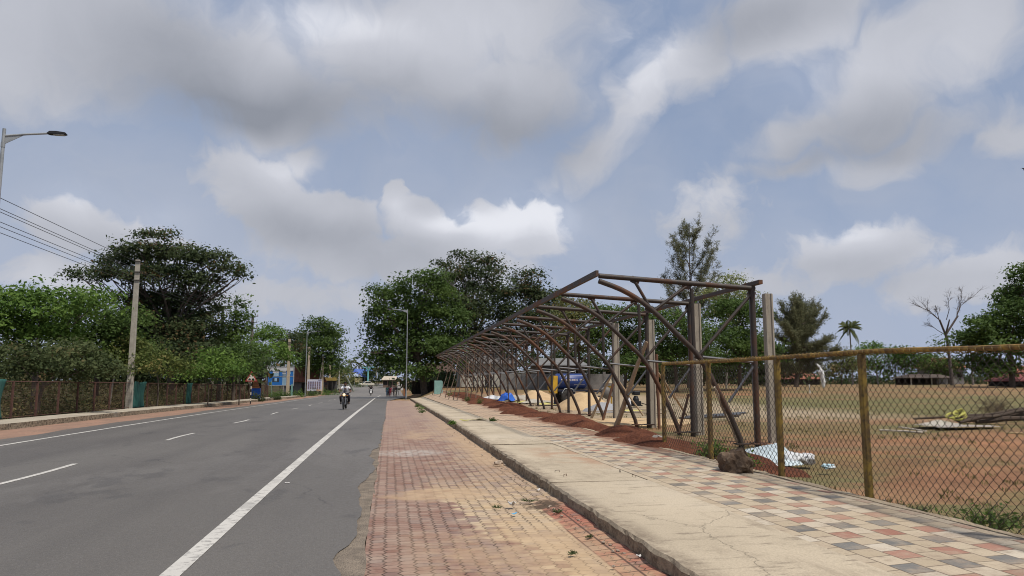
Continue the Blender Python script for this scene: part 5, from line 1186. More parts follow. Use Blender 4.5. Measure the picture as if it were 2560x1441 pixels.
D = 102; p = W(2565, 955, D); hut('sheet_shed', 'taller grey walled shed with a red roof behind the two tier shed', 'shed', (p.x, D, gz(p.x, D)), 7.5, 4, 2.2, .9, RTILE, WALLG, 0, .4, 'red roofed buildings beyond the field')
# ------------------------------------------------------------------ left roadside
p = Gp(626, 1004.5, .2); zs_ = gz(p.x, p.y); hs = W(626, 928, p.y).z-zs_
t = thing('warning_sign', 'red bordered triangular road hump sign on a banded black and white post', 'road sign', (p.x, p.y, zs_), R(8))
n = 8; 
for k in range(n): MB().lathe([(.045, hs*.72*k/n), (.045, hs*.72*(k+1)/n)], n=10).build('post_band', M('sign_white', (.62, .56, .46), (.5, .44, .36), 5, .7) if k % 2 else BLK, t)
MB().box((0, .03, hs*.78), (.06, .05, hs*.42)).build('bracket', IRON, t)
sd_ = 1.02; tri = lambda s, zc: [(-s/2, zc-s*.289), (s/2, zc-s*.289), (0, zc+s*.577)]
zc = hs-sd_*.577
MB().prism(tri(sd_, zc), -.075, -.06, 'y').build('border', M('sign_red', (.34, .05, .04), (.25, .05, .04), 5, .6), t)
MB().prism(tri(sd_*.68, zc), -.080, -.075, 'y').build('face', M('sign_face', (.66, .62, .55), None, 5, .6), t)
hm = MB()
for sx in (-.14, .14): hm.prism([(sx+.11*math.cos(a), zc-.17+.15*math.sin(a)) for a in np.linspace(0, math.pi, 9)], -.085, -.081, 'y')
hm.build('hump_symbol', BLK, t)
D = 82; a = W(632, 985, D); b_ = W(651, 946, D); zb = gz(a.x, D)+.1; w_ = (b_.x-a.x)*1.2
t = thing('roadside_stall', 'blue painted stall with an orange striped upper front behind the warning sign', 'stall', ((a.x+b_.x)/2, D, zb), R(4)); h = b_.z-zb
MB().box((0, 0, h*.27), (w_, 1.2, h*.54)).build('counter', BLUEP, t); MB().box((0, .3, h*.5), (w_*1., .6, h)).build('back', DKIN, t)
ups = MB()
for k in range(4): ups.box((-.05, -.62, h*(.58+.1*k)), (w_*.98-k*.14, .05, h*.082))
ups.build('shutter_slats', M('orange_boards', (.42, .19, .09), (.3, .15, .09), 4, .8), t); MB().box((.2, -.1, h*1.03), (w_*1.5, 1.9, .06), rotx(R(6))).build('roof', DKIN, t)
# billboard
D = 116; a = W(666.5, 964, D); b_ = W(735, 917.5, D); zb = gz(a.x, D); w_ = b_.x-a.x; h = b_.z-a.z; z0 = a.z-zb
t = thing('billboard', 'weathered blue billboard with a torn white poster on a steel frame', 'billboard', ((a.x+b_.x)/2, D, zb), R(3))
PNL = [M('board_blue', (.02, .15, .46), (.018, .12, .38), 1.2, .6), M('board_white', (.55, .55, .56), (.42, .42, .42), 1, .7), M('board_grey', (.20, .27, .32), (.12, .17, .22), 1, .7), M('board_dark', (.035, .05, .075), None, 2, .7), M('board_pale_blue', (.30, .45, .58), None, 1, .7)]
mb = MB(); mb.box((0, 0, z0+h/2), (w_, .06, h))
def pan(i, u0, u1, v0, v1, y=-.035): mb.cur = i; mb.box(((u0+u1-1)/2*w_, y, z0+(v0+v1)/2*h), ((u1-u0)*w_, .008+abs(y+.035)*.1, (v1-v0)*h))
pan(1, .0, 1., .80, 1.); pan(1, .22, .46, .66, .80, -.037); pan(4, .22, .46, .50, .66, -.041); pan(1, .575, .70, .62, .8, -.037); pan(3, .58, .70, .66, .70, -.045); pan(2, .58, .72, .50, .62, -.041); pan(4, .58, .72, .02, .42, -.041); pan(3, .21, .46, .18, .40, -.041); pan(4, .29, .38, .22, .40, -.046); pan(2, .58, .78, .4, .5, -.039); pan(4, .74, .88, .60, .8, -.041)
mb.build('panel', PNL, t)
fr_ = MB()
for u in (-.5, .5): fr_.box((u*w_, -.03, z0+h/2), (.12, .14, h+.1))
for v_ in (0, .49, .78, 1): fr_.box((0, -.052, z0+v_*h), (w_, .05, .07))
fr_.build('frame', M('frame_paint', (.42, .44, .46), (.3, .3, .3), 3, .6), t)
for u in (-.3, 0, .33): MB().box((u*w_, .12, z0*.5+.3), (.14, .14, z0+.6)).build('leg', IRON, t)
p = W(680, 975, 113); prop('green_marker_post', 'pale post with green ribbons in front of the billboard', 'post', (p.x, 113, gz(p.x, 113)), W(679, 952, 113), .05, .045, M('green_post', (.25, .36, .27), None, 4, .8)) 
t, w_, h = block('shade_net', 'pale green net hanging right of the buff pole by the billboard', 'net', 726, 733, 960, 976, 113.5, CLOTH); MB().prism([(-w_/2+.05*math.sin(k), 0) for k in (0,)]+[(w_/2, .1), (w_/2-.05, h), (-w_/2+.1, h*.98)], -.03, .03, 'y').build('net', M('pale_green_net', (.2, .36, .32), (.15, .28, .26), 3, .8), t)
p = W(658, 985, 100); t = thing('milestone', 'small white rounded milestone in the weeds left of the billboard', 'milestone', (p.x, 100, gz(p.x, 100))); MB().prism([(-.22, 0), (.22, 0), (.22, .45)]+[(.22*math.cos(a), .45+.22*math.sin(a)) for a in np.linspace(.3, 2.84, 7)]+[(-.22, .45)], -.08, .08, 'y').build('stone', M('whitewash', (.5, .46, .42), (.3, .26, .24), 4, .9), t)
# banner with rows of portraits
D = 134; a = W(767.5, 978, D); b_ = W(805, 949, D); zb = gz(a.x, D); w_ = b_.x-a.x; h = b_.z-a.z; z0 = a.z-zb
t = thing('portrait_banner', 'white and lilac banner with three rows of small portraits', 'banner', ((a.x+b_.x)/2, D, zb), R(2))
MB().box((0, 0, z0+h/2), (w_, .05, h)).build('sheet', M('banner_white', (.58, .58, .66), (.5, .5, .62), 1, .6), t)
for r_ in range(3):
    for c_ in range(6):
        cx = (-.40+.152*c_)*w_; cz = z0+h*(.72-.23*r_); f = MB().box((cx, -.035, cz), (w_*.105, .015, h*.2)).build('portrait', M('banner_blue', (.08, .09, .2) if (r_+c_) % 2 else (.14, .13, .25), None, 2, .7), t)
        MB().ell((cx, -.045, cz+h*.02), (w_*.028, .012, h*.05), n=1).ell((cx, -.045, cz-h*.07), (w_*.042, .012, h*.035), n=1).build('face', M('portrait_skin', (.3, .2, .17), None, 3, .8), f)
MB().box((w_*.36, -.036, z0+h*.93), (w_*.22, .014, h*.05)).build('heading', M('banner_ink', (.08, .09, .2), None, 2, .7), t); MB().box((w_*.3, -.036, z0+h*.07), (w_*.34, .014, h*.13)).build('footer_panel', M('banner_cream', (.6, .5, .32), (.3, .12, .1), 1.5, .7), t)
for u in (-.48, .48): MB().box((u*w_, .06, (z0+h)/2), (.1, .08, z0+h)).build('leg', WOOD, t)
# rusty shelter beyond
D = 148; a = W(808, 975, D); b_ = W(842, 945, D); zb = gz(a.x, D); w_ = b_.x-a.x; h = b_.z-zb
t = thing('roadside_shelter', 'open roadside shelter with a yellowish rusty fascia', 'shelter', ((a.x+b_.x)/2, D, zb)); MB().box((0, .8, h-.3), (w_, 2.6, .1)).box((0, -.5, h-.25), (w_, .08, .6)).build('fascia', M('ochre', (.34, .26, .07), (.26, .17, .06), 1.5, .8), t)
for u in (-.46, -.15, .18, .46): MB().box((u*w_, -.4, h/2-.2), (.12, .12, h-.5)).build('post', IRON, t)
MB().box((0, 1.8, h*.4), (w_, .1, h*.8)).build('back_wall', M('shelter_back', (.10, .10, .11), (.06, .055, .05), 1, .9), t); MB().box((-.1*w_, 1.2, .5), (w_*.6, .4, .08)).build('bench', WALLG, t); MB().box((-.34*w_, 1.7, h*.42), (w_*.2, .06, h*.25)).build('notice', M('brown_notice', (.24, .16, .12), None, 2, .8), t)
D = 140; p = W(752, 960, D); hut('tiled_house', 'red tiled house partly hidden behind the lamp and the portrait banner', 'house', (p.x, D+3, gz(p.x, D)), 7, 5, 2.4, 2.6, RTILE, WALLG, R(12), .5)
# kerbside bushes across the road
rng = np.random.default_rng(77)
def bush(label, px, D, rx, h, mat=G_BRIGHT, group='bushes along the far kerb', n=900, leaf=.16, name='bush', x=None, cat='bush'):
    xx = W(px, 985, D).x if x is None else x; z = gz(xx, D); t = thing(name, label, cat, (xx, D, z), 0, group)
    d = unit(rng.normal(size=(n, 3))); d[:, 2] = np.abs(d[:, 2]); P = d*(rng.random((n, 1))**.5)*np.array([rx, rx*.7, h])*(1+.25*np.sin(d[:, :1]*7+px)); P[:, 2] += .02
    foliage('foliage', make_leaves(P, d, leaf, rng, .4, .4), np.clip(rng.normal(.5, .25, n), 0, 1), mat, t)
    mb = MB()
    for k in range(5): a = k*1.3; mb.tube([(0, 0, -.05), (math.cos(a)*rx*.5, math.sin(a)*rx*.4, h*.7)], [.02, .006], 4)
    mb.build('stems', BARK, t)
bush('leafy bush at the foot of the billboard', 690, 108, 1.5, 1.0); bush('bush between the billboard and its buff pole', 715, 108, 1.1, 1.0, G_MID); bush('bush left of the slim street lamp', 748, 112, 1.0, 1.1); bush('low wide bush in front of the portrait banner', 780, 124, 2.4, 1.2, G_MID); bush('bush right of the portrait banner', 820, 132, 2.2, 1.1); bush('bush at the foot of the slim grey pole', 842, 150, 2.0, 1.3, G_YEL)
bush('dark bush below the blue stall', 645, 78, .9, .9, G_DARK); bush('weeds spilling over the end of the far kerb', 690, 88, .8, .45, G_DARK)
bush('round bush beside the cream white car', 893, 190, 2.2, 1.6, G_MID); bush('bush behind the cream white car', 925, 202, 2.4, 1.8, G_OLIVE)
# ------------------------------------------------------------------ building site
# dug red soil heaped along the walk
m, n, b = newmat('red_soil'); c = n.mix(n.noise(2., 7).smooth(.35, .65), (.13, .05, .028), (.085, .032, .019)); c = n.mix(n.vor(7.).smooth(.0, .35).inv()*.3, c, (.14, .055, .033))
fin(n, b, c, .95, n.noise(9., 8)+n.vor(14.)*.6, 1., .05, spec=.08); MAT_RED = m
ys_ = np.linspace(13.3, 70, 300); xs_ = np.linspace(0, 1, 26); U, Yg = np.meshgrid(xs_, ys_)
xl = 5.15+.45*np.sin(Yg*.35)*.5+.35*np.sin(Yg*.9+1)*.5+.3*sst(20, 13.3, Yg)-.35*sst(26, 40, Yg)
xr_ = 7.5+.3*np.sin(Yg*.5)+.2*np.sin(Yg*1.3)-1.2*sst(19, 13.3, Yg)
Xg = xl+(xr_-xl)*U
amp = (.27+.05*np.sin(Yg*.8)+.07*np.sin(Yg*1.9+2)+.05*np.sin(Yg*3.7))*sst(13.2, 16.5, Yg)*(1-.25*sst(30, 60, Yg))
Z = ground_z(Xg, Yg)*(1-0)+.10*(1-U)+amp*np.sin(np.pi*np.clip(U, 0, 1)**.85)**1.15+.06*fbm(Xg*1.6, Yg, 2.6, 8)*np.sin(np.pi*U)+.02*fbm(Xg, Yg, 9, 4)*np.sin(np.pi*U)-.05
i = np.arange(299)[:, None]*26+np.arange(25)[None, :]; f = np.stack([i, i+1, i+27, i+26], -1).reshape(-1, 4)
o = link('soil_heap', np_mesh('soil_heap', np.stack([Xg, Yg, Z], -1).reshape(-1, 3), f), MAT_RED, smooth=True); tag(o, 'long heap of freshly dug dark red soil along the walk', None, None, 'stuff')
ys_ = np.linspace(12.2, 16.2, 60); U, Yg = np.meshgrid(np.linspace(0, 1, 14), ys_); Xg = 6.15+1.3*U+.15*np.sin(Yg*2)
Z = ground_z(Xg, Yg)-.05+(.22+.06*np.sin(Yg*2.3))*np.sin(np.pi*U)*np.sin(np.pi*np.clip((Yg-12.2)/4.0, 0, 1))**.7-.05*(1-sst(12.2, 12.9, Yg))+.03*fbm(Xg, Yg, 4, 9)*np.sin(np.pi*U)
i = np.arange(59)[:, None]*14+np.arange(13)[None, :]; f = np.stack([i, i+1, i+15, i+14], -1).reshape(-1, 4)
o = link('soil_heap', np_mesh('soil_heap', np.stack([Xg, Yg, Z], -1).reshape(-1, 3), f), MAT_RED, smooth=True); tag(o, 'smaller bank of dark red soil just behind the chain link fence', None, None, 'stuff')
SAND = M('sand', (.52, .375, .215), (.44, .31, .175), 2., .95, .7, bscale=60); GRAV = M('gravel', (.36, .36, .37), (.24, .24, .25), 30., .95, 1., bscale=90)
def pile(name, label, px, py, rx, ry, h, mat, seed):
    q = Gp(px, py); mb = MB(); nr, na = 12, 36; vs = []; fs = []
    for i in range(nr+1):
        r = i/nr
        for k in range(na):
            a = 2*math.pi*k/na; w_ = 1+.18*mnoise.noise((math.cos(a)*1.3+seed, math.sin(a)*1.3, r)); z = h*(1-r)**1.0*(1-.25*math.exp(-r*r*40))+.05*h*mnoise.noise((math.cos(a)*r*5+seed, math.sin(a)*r*5, 2))
            vs.append((math.cos(a)*r*rx*w_, math.sin(a)*r*ry*w_, z-.08*(i == nr)))
    for i in range(nr):
        for k in range(na): fs.append((i*na+k, i*na+(k+1) % na, (i+1)*na+(k+1) % na, (i+1)*na+k))
    mb.add(vs, fs); o = mb.build(name, mat, None, True); o.location = (q.x, q.y+ry*.7, gz(q.x, q.y)); return tag(o, label, 'pile')
pile('sand_pile', 'tall pile of pale yellow sand in front of the blue tanker trailer', 1474, 1022, 1.75, 1.5, 1.12, SAND, 3)
pile('sand_pile', 'low spread of sand left of the tanker trailer wheel', 1345, 999, 1.75, 1.6, .85, SAND, 9)
pile('gravel_pile', 'heap of grey gravel against the rearmost concrete post', 1522, 1027, 1.15, 1.2, .52, GRAV, 5)
pile('sand_patch', 'thin trodden spread of sand under the first steel frames', 1600, 1058, 3.0, 2.2, .10, SAND, 15)
# blue tanker trailer
q = Gp(1436, 1012); D = q.y; TB = M('tank_blue', (.022, .048, .19), (.018, .04, .145), 1.5, .4, .06); TD = M('tank_dark', (.012, .015, .035), None, 2, .5)
t = thing('tanker_trailer', 'blue water tanker trailer with a yellow rear panel and one big wheel', 'trailer', (q.x, D, gz(q.x, D)), R(10)); s = pxm(D)*1.02
X = lambda px: (px-1436)*s; Zp = lambda py: (1012-py)*s
L0, L1 = X(1395), X(1476); zc_ = (Zp(940)+Zp(972))/2; ra = (Zp(938)-Zp(975))/2
MB().lathe([(.05, L0-.02), (ra*.8, L0), (ra, L0+.12), (ra, L1-.16), (ra*.82, L1-.02), (.05, L1)], (0, .55, zc_), 28, 'x').build('tank', TB, t, True)
WHP = M('tank_white', (.6, .6, .62), None, 4, .6)
MB().lathe([(ra+.006, 0), (ra+.006, .01)], n=8) if False else None
mb = MB()
def onT(x0, x1, a0, a1, r=ra+.008):
    k = 5; vs = [(x, .55-r*math.cos(a), zc_+r*math.sin(a)) for x in (x0, x1) for a in np.linspace(R(a0), R(a1), k)]; mb.add(vs, [(i, i+1, k+i+1, k+i) for i in range(k-1)])
onT(L0+.2, L1-.2, 42, 46); onT(L0+1.1, L1-.25, -28, -25)
mb.build('stripe', WHP, t)
mb = MB(); rs = random.Random(4); u = L0+.22
while u < L1-.28:                                   # worn white lettering, too faint to read
    wl = rs.uniform(.07, .13); k = rs.randrange(4)
    onT(u, u+.03, 2, 17)
    if k != 1: onT(u, u+wl, 14, 17)
    if k != 2: onT(u, u+wl, 2, 5)
    if k > 1: onT(u+wl-.03, u+wl, 4, 16)
    u += wl+rs.choice((.04, .05, .14))
mb.build('lettering', M('tank_lettering', (.62, .58, .54), (.5, .4, .33), 6, .7), t)
MB().box((0, .45, Zp(979)), (L1-L0, .7, .10)).box((L1+.5, .45, Zp(981)), (1.1, .09, .09)).box((X(1425), .45, Zp(985)), (.9, .6, .22)).build('chassis', TD, t, bevel=.01)
MB().prism([(L0-.22, Zp(985)), (L0-.36, Zp(972)), (L0-.26, Zp(943)), (L0+.02, Zp(943)), (L0-.02, Zp(985))], .15, 1.0, 'y').build('rear_panel', M('panel_yellow', (.55, .33, .03), (.45, .26, .03), 3, .5), t, bevel=.015)
gd = MB(); gd.tube([(X(1404), .05, Zp(985)), (X(1412), .05, Zp(974)), (X(1431), .05, Zp(974)), (X(1440), .05, Zp(983))], .025, 6); gd.tube([(L1-.05, .5, Zp(936)), (L1+.03, .5, Zp(940)), (L1+.05, .5, Zp(950))], .02, 6); gd.tube([(X(1448), .5, Zp(936)), (X(1449), .5, Zp(931)), (X(1432), .5, Zp(934))], .02, 6); gd.build('rails', GALV, t, True)
for yv in (.05, 1.05):
    wv = MB(); ring(wv, (0, 0, 0), .30, .155, 26, 8); w_ = wv.build('wheel', RUB, t, True); w_.rotation_euler = (0, 0, R(90)); w_.location = (X(1419), yv, .46)
    MB().lathe([(.02, -.05), (.10, -.06), (.20, -.03), (.20, .03), (.1, .06)], n=16, axis='x').build('hub', M('hub_dark', (.06, .05, .045), None, 4, .6), w_, True)
hs_ = MB(); hs_.tube([(L0-.38+.10*math.cos(a), .3, Zp(975)+.16*math.sin(a)) for a in np.linspace(0, 6.0, 14)], .02, 6); hs_.build('hose_coil', M('hose_white', (.5, .48, .42), None, 3, .6), t, True)
MB().box((X(1394), .5, .22), (.14, .14, .45)).box((X(1394), .5, .05), (.3, .3, .06)).build('stand_leg', TD, t)
# concrete mixer
q = Gp(1536, 1012); D = q.y+1.5; t = thing('concrete_mixer', 'small concrete mixer with a cream hopper and yellow post', 'concrete mixer', (q.x, D, gz(q.x, D)), R(-12)); s = pxm(D); Z2 = lambda py: (1012-py)*s
YEL = M('machine_yellow', (.50, .30, .03), (.36, .22, .04), 3, .6); CRM = M('hopper_cream', (.52, .46, .34), (.36, .31, .23), 2, .8); MG = M('machine_grey', (.20, .19, .18), (.12, .11, .10), 3, .7)
MB().lathe([(.10, -.35), (.30, -.28), (.40, -.02), (.38, .12), (.24, .42), (.22, .44)], (0, 0, 0), 18).build('drum', MG, t, True).location = (-.05, 0, Z2(985)); 
d_ = t.children[0]; d_.rotation_euler = (R(18), R(-35), 0)
MB().add([(-.28, -.25, Z2(962)), (.30, -.25, Z2(962)), (.30, .25, Z2(962)), (-.28, .25, Z2(962)), (-.02, -.16, Z2(950)), (.22, -.16, Z2(950)), (.22, .16, Z2(950)), (-.02, .16, Z2(950))], [(0, 1, 5, 4), (1, 2, 6, 5), (2, 3, 7, 6), (3, 0, 4, 7), (4, 5, 6, 7), (3, 2, 1, 0)]).build('hopper', CRM, t, bevel=.02)
MB().box((.12, 0, Z2(976)), (.34, .3, .42)).box((.25, -.05, .5), (.08, .08, 1.0)).build('gear_box', YEL, t, bevel=.02)
MB().box((0, 0, Z2(994)), (1.3, .12, .1)).tube([(-.5, -.2, 0), (-.2, 0, Z2(990))], .03, 6).tube([(.5, -.2, 0), (.3, 0, Z2(990))], .03, 6).tube([(0, .5, 0), (0, 0, Z2(990))], .03, 6).build('frame', MG, t, bevel=.008)
MB().add([(.26, -.1, Z2(952)), (.50, -.12, Z2(972)), (.62, -.1, Z2(985)), (.36, -.06, Z2(978)), (.26, .1, Z2(952)), (.50, .12, Z2(972)), (.62, .1, Z2(985)), (.36, .06, Z2(978))], [(0, 1, 2, 3), (7, 6, 5, 4), (0, 4, 5, 1), (1, 5, 6, 2), (2, 6, 7, 3), (3, 7, 4, 0)]).build('chute', CRM, t, bevel=.01)
q = Gp(1590, 1016); D = q.y; s = pxm(D); t = thing('small_engine', 'black portable engine on the ground right of the concrete mixer', 'engine', (q.x, D, gz(q.x, D)), R(10)); BK2 = M('engine_black', (.014, .015, .018), None, 4, .5, .1)
MB().box((.02, 0, .78), (.42, .32, .24)).build('fuel_tank', BK2, t, bevel=.04); MB().lathe([(.16, .12), (.20, .2), (.18, .45), (.1, .62)], (0, 0, 0), 12).box((0, 0, .18), (.5, .4, .26)).build('block', BK2, t, bevel=.01); MB().tube([(-.2, 0, .8), (-.34, -.02, .8), (-.40, -.02, .82)], .035, 8).build('exhaust', BK2, t, True); MB().box((0, 0, .05), (.62, .5, .08)).tube([(.3, 0, .2), (.75, 0, .08)], .03, 6).build('skid', BK2, t)
q = Gp(1572, 1018); o = MB().prism([(-.32, .05), (.16, .0), (.18, .56), (-.12, .72)], -.015, .015, 'y').build('white_board', M('white_sheet', (.62, .63, .66), (.5, .5, .52), 2, .5), None, bevel=.004); o.location = (q.x, q.y, gz(q.x, q.y)); o.rotation_euler = (R(-14), 0, R(8)); tag(o, 'white board leaning between the curved brace and the black engine', 'board')
# tarpaulins, sheets and rags
def drape(name, label, cat, px, py, wx, wy, h, mat, seed, group=None, rz=0.):
    q = Gp(px, py); nx = 22; xs_ = np.linspace(-1, 1, nx); Xg, Yg = np.meshgrid(xs_, xs_); rr = np.sqrt(Xg**2+Yg**2)
    Z = h*np.clip(1-rr**2*.85, 0, 1)*(.75+.25*np.sin(Xg*5+seed)*np.cos(Yg*4+seed*2))+.06*h*fbm(Xg, Yg, 6, seed)+.012
    e = 1+.12*np.sin(np.arctan2(Yg, Xg)*5+seed); Z = np.maximum(Z, .012+.008*np.sin(Xg*9+Yg*7))
    v = np.stack([Xg*wx*e, Yg*wy*e, Z], -1).reshape(-1, 3); i = np.arange(nx-1)[:, None]*nx+np.arange(nx-1)[None, :]; f = np.stack([i, i+1, i+1+nx, i+nx], -1).reshape(-1, 4)
    o = link(name, np_mesh(name, v, f), mat, smooth=True); o.location = (q.x, q.y+wy*.6, gz(q.x, q.y)); o.rotation_euler = (0, 0, rz); md = o.modifiers.new('thickness', 'SOLIDIFY'); md.thickness = .008; return tag(o, label, cat, group)
WSH = M('plastic_white', (.62, .63, .64), (.5, .5, .5), 3, .45, .4, bscale=12); YRAG = M('rag_yellow', (.55, .50, .16), (.42, .37, .14), 3, .85, .5, bscale=15); GRAG = M('sack_grey', (.42, .39, .33), (.30, .27, .22), 3, .9, .5, bscale=20)
drape('tarpaulin', 'bright blue tarpaulin bundled on the ground under the steel stand', 'tarpaulin', 1268, 1003, .58, .5, .72, TARP, 2)
drape('plastic_sheet', 'white plastic sheet beside the blue tarpaulin', 'sheet', 1236, 999, 1.1, .8, .30, WSH, 5, 'sheets and rags on the building site'); drape('plastic_sheet', 'pale sheet between the blue tarpaulin and the low sand spread', 'sheet', 1300, 1002, .8, .7, .5, GRAG, 8, 'sheets and rags on the building site'); drape('sack_heap', 'grey cement sacks lying left of the tanker trailer', 'sacks', 1345, 1008, 1.0, .6, .28, GRAG, 3, 'sheets and rags on the building site'); drape('yellow_rag', 'yellow rag left of the tanker trailer wheel', 'rag', 1370, 1012, .6, .5, .16, YRAG, 4, 'sheets and rags on the building site'); drape('yellow_rag', 'yellow cloth spread near the blue tarpaulin', 'rag', 1315, 1007, .7, .5, .14, YRAG, 6, 'sheets and rags on the building site'); drape('yellow_rag', 'yellow cloth on the ground below the black engine', 'rag', 1585, 1028, .5, .5, .06, YRAG, 7, 'sheets and rags on the building site')
PLK = M('grey_plank', (.36, .30, .23), (.25, .20, .15), 3, .9)
def plank(label, a, b_, w_, h_, mat, group='planks and poles lying on the field', name='plank', lift=0.):
    a = Gp(*a); b_ = Gp(*b_); d = b_-a; c = (a+b_)/2; o = MB().box((0, 0, 0), (d.length, w_, h_)).build(name, mat, None, bevel=.006); o.location = (c.x, c.y, c.z+h_/2+lift-.01); o.rotation_euler = (R(random.uniform(-3, 3)), -math.asin(max(-1, min(1, d.z/d.length))), math.atan2(d.y, d.x)); return tag(o, label, 'plank', group)
plank('upper of two grey boards lying behind the thick wooden prop', (1555, 1027), (1652, 1026), .2, .07, PLK); plank('lower of two grey boards lying behind the thick wooden prop', (1548, 1032), (1660, 1035), .18, .05, PLK); plank('long board lying under the gravel heap', (1475, 1030), (1545, 1028), .2, .06, PLK)
plank('pale plank lying right of the third fence post', (2200, 1076), (2305, 1082), .16, .04, M('pale_plank', (.50, .45, .38), (.36, .31, .25), 3, .85)); plank('second pale plank lying slantwise behind the first', (2250, 1069), (2312, 1079), .14, .04, _mc['pale_plank']); plank('yellowish plank at the right picture edge on the field', (2515, 1084), (2600, 1088), .12, .05, M('yellow_plank', (.45, .36, .18), None, 3, .85))
for i, (a, b_, r_, l_) in enumerate((((1716, 1047), (1862, 1036), .06, .06), ((1700, 1049), (1846, 1043), .055, .05), ((1790, 1051), (1850, 1046), .05, .16))):
    A_ = Gp(*a)+Vector((0, 0, l_)); B_ = Gp(*b_)+Vector((0, 0, l_)); o = MB().tube([A_-A_, B_-A_], r_, 10).build('steel_pipe', STEELB, None, True); o.location = A_; tag(o, ['longest steel pipe in the small pile behind the second fence post', 'steel pipe lying in front of the longest one in the small pile', 'short steel pipe resting on top of the small pile'][i], 'pipe', 'steel pipes lying on the field')
# ragged white figure and stakes on the field
D = 92; q = W(2058, 975, D); zb = gz(q.x, D); t = thing('ragged_figure', 'ragged white plastic wrapped upright shape leaning on the field edge', 'wrapped post', (q.x, D, zb)); s = pxm(D)
pt = lambda px, py: Vector(((px-2062)*s, 0, (979-py)*s))
MB().tube([pt(2064, 980), pt(2063, 968), pt(2062, 955), pt(2060, 945), pt(2057, 938), pt(2056, 930), pt(2051, 923), pt(2045, 918)], [.14, .28, .30, .33, .38, .15, .17, .08], 9).build('wrapping', M('wrap_white', (.75, .75, .74), (.6, .6, .6), 3, .6, .4, bscale=12), t, True)
mb = MB(); rs = random.Random(3)
for k in range(26):
    u = rs.random(); p = pt(2064-6*u**3, 978-58*u)+Vector((rs.gauss(0, .12), rs.gauss(0, .1), 0)); a = Vector((rs.gauss(0, 1), rs.gauss(0, .5), rs.gauss(-.4, .6))).normalized()*rs.uniform(.15, .38); b_ = Vector((rs.gauss(0, 1), rs.gauss(0, 1), rs.gauss(0, 1))).normalized()*.1
    mb.add([p, p+a*.5+b_, p+a, p+a*.5-b_], [(0, 1, 2, 3)])
mb.build('tatters', WSH, t); MB().tube([pt(2068, 982), pt(2050, 922)], .03, 6).build('stake', WOOD, t)
for px, y0, y1, lb, mt in ((2025, 984, 961, 'short white stake left of the ragged white shape', WSH), (2370, 977, 962, 'short pale stake just left of the bare tree trunk', M('stake_pale', (.5, .38, .24), None, 3, .8))):
    q = Gp(px, y0); e = W(px-2, y1, q.y); prop('field_stake', lb, 'stake', q, e, .045, .045, mt, None, .0)
# pile of branches and timber on the right
BW = M('branch_wood', (.085, .062, .045), (.05, .036, .028), 4, .95, .6)
a = Gp(2284, 1052); b_ = Gp(2440, 1050); prop('long_pole', 'long dark pole lying on the field left of the yellow coil', 'pole', a+Vector((0, 0, .07)), b_+Vector((0, 0, .18)), .035, .06, BW, None, .03)
t0 = Gp(2500, 1052); t = thing('timber_heap', 'heap of dark logs and poles lying at the right picture edge', 'timber heap', t0); rs = random.Random(12)
for k, (x0, y0, x1, y1, r_) in enumerate(((2392, 1056, 2600, 1022, .10), (2405, 1058, 2620, 1034, .11), (2420, 1050, 2610, 1040, .09), (2410, 1054, 2580, 1046, .12), (2440, 1060, 2640, 1048, .09), (2400, 1062, 2560, 1034, .06))):
    a = Gp(x0, y0)-t0+Vector((0, 0, .1)); b_ = Gp(x1, min(y0, 1058))-t0; b_ = Vector((b_.x, b_.y+rs.uniform(-.3, .3), .12+(y0-y1)*.012)); n_ = 7
    MB().tube([a.lerp(b_, i/(n_-1))+Vector((0, 0, .03*math.sin(i*1.7+k))) for i in range(n_)], [r_*(1+.12*math.sin(i*2.1+k)) for i in range(n_)], 8).build('log', BW, t, True)
q = Gp(2508, 1042); t = thing('brush_heap', 'round heap of dry twigs on top of the dark logs', 'brush heap', (q.x, q.y+.4, gz(q.x, q.y)+.2)); mb = MB()
for k in range(260):
    d = Vector((rs.gauss(0, 1), rs.gauss(0, .8), abs(rs.gauss(0, .7)))).normalized(); p = d*rs.uniform(.1, .75); e = p+Vector((rs.gauss(0, 1), rs.gauss(0, 1), rs.gauss(.1, .6))).normalized()*rs.uniform(.2, .55); mb.tube([p, p.lerp(e, .5)+Vector((rs.gauss(0, .04), 0, rs.gauss(0, .04))), e], .006, 3, False)
mb.build('twigs', M('twig', (.13, .09, .06), (.08, .055, .04), 4, .9), t)
q = Gp(2394, 1059); t = thing('rope_coil', 'bright yellow coil of hose lying by the dark logs', 'coil', (q.x, q.y, gz(q.x, q.y)+.1), 0)
pts = [(.31*math.cos(a)*(1-.02*a)+.15*math.sin(a*.5), .22*math.sin(a), .10+.11*math.sin(a+1)+.012*a) for a in np.linspace(0, 19, 90)]; MB().tube(pts, .038, 7).build('coil', M('hose_yellow', (.46, .44, .10), (.36, .33, .08), 3, .5), t, True)
drape('grey_sheet', 'crumpled grey sheet on the field below the yellow coil', 'sheet', 2362, 1066, .75, .5, .20, GRAG, 11); drape('grey_sheet', 'flat pale sheet on the ground right of the yellow coil', 'sheet', 2420, 1068, 1.2, .4, .06, M('ash_grey', (.33, .30, .27), (.26, .22, .19), 2, .9), 13)
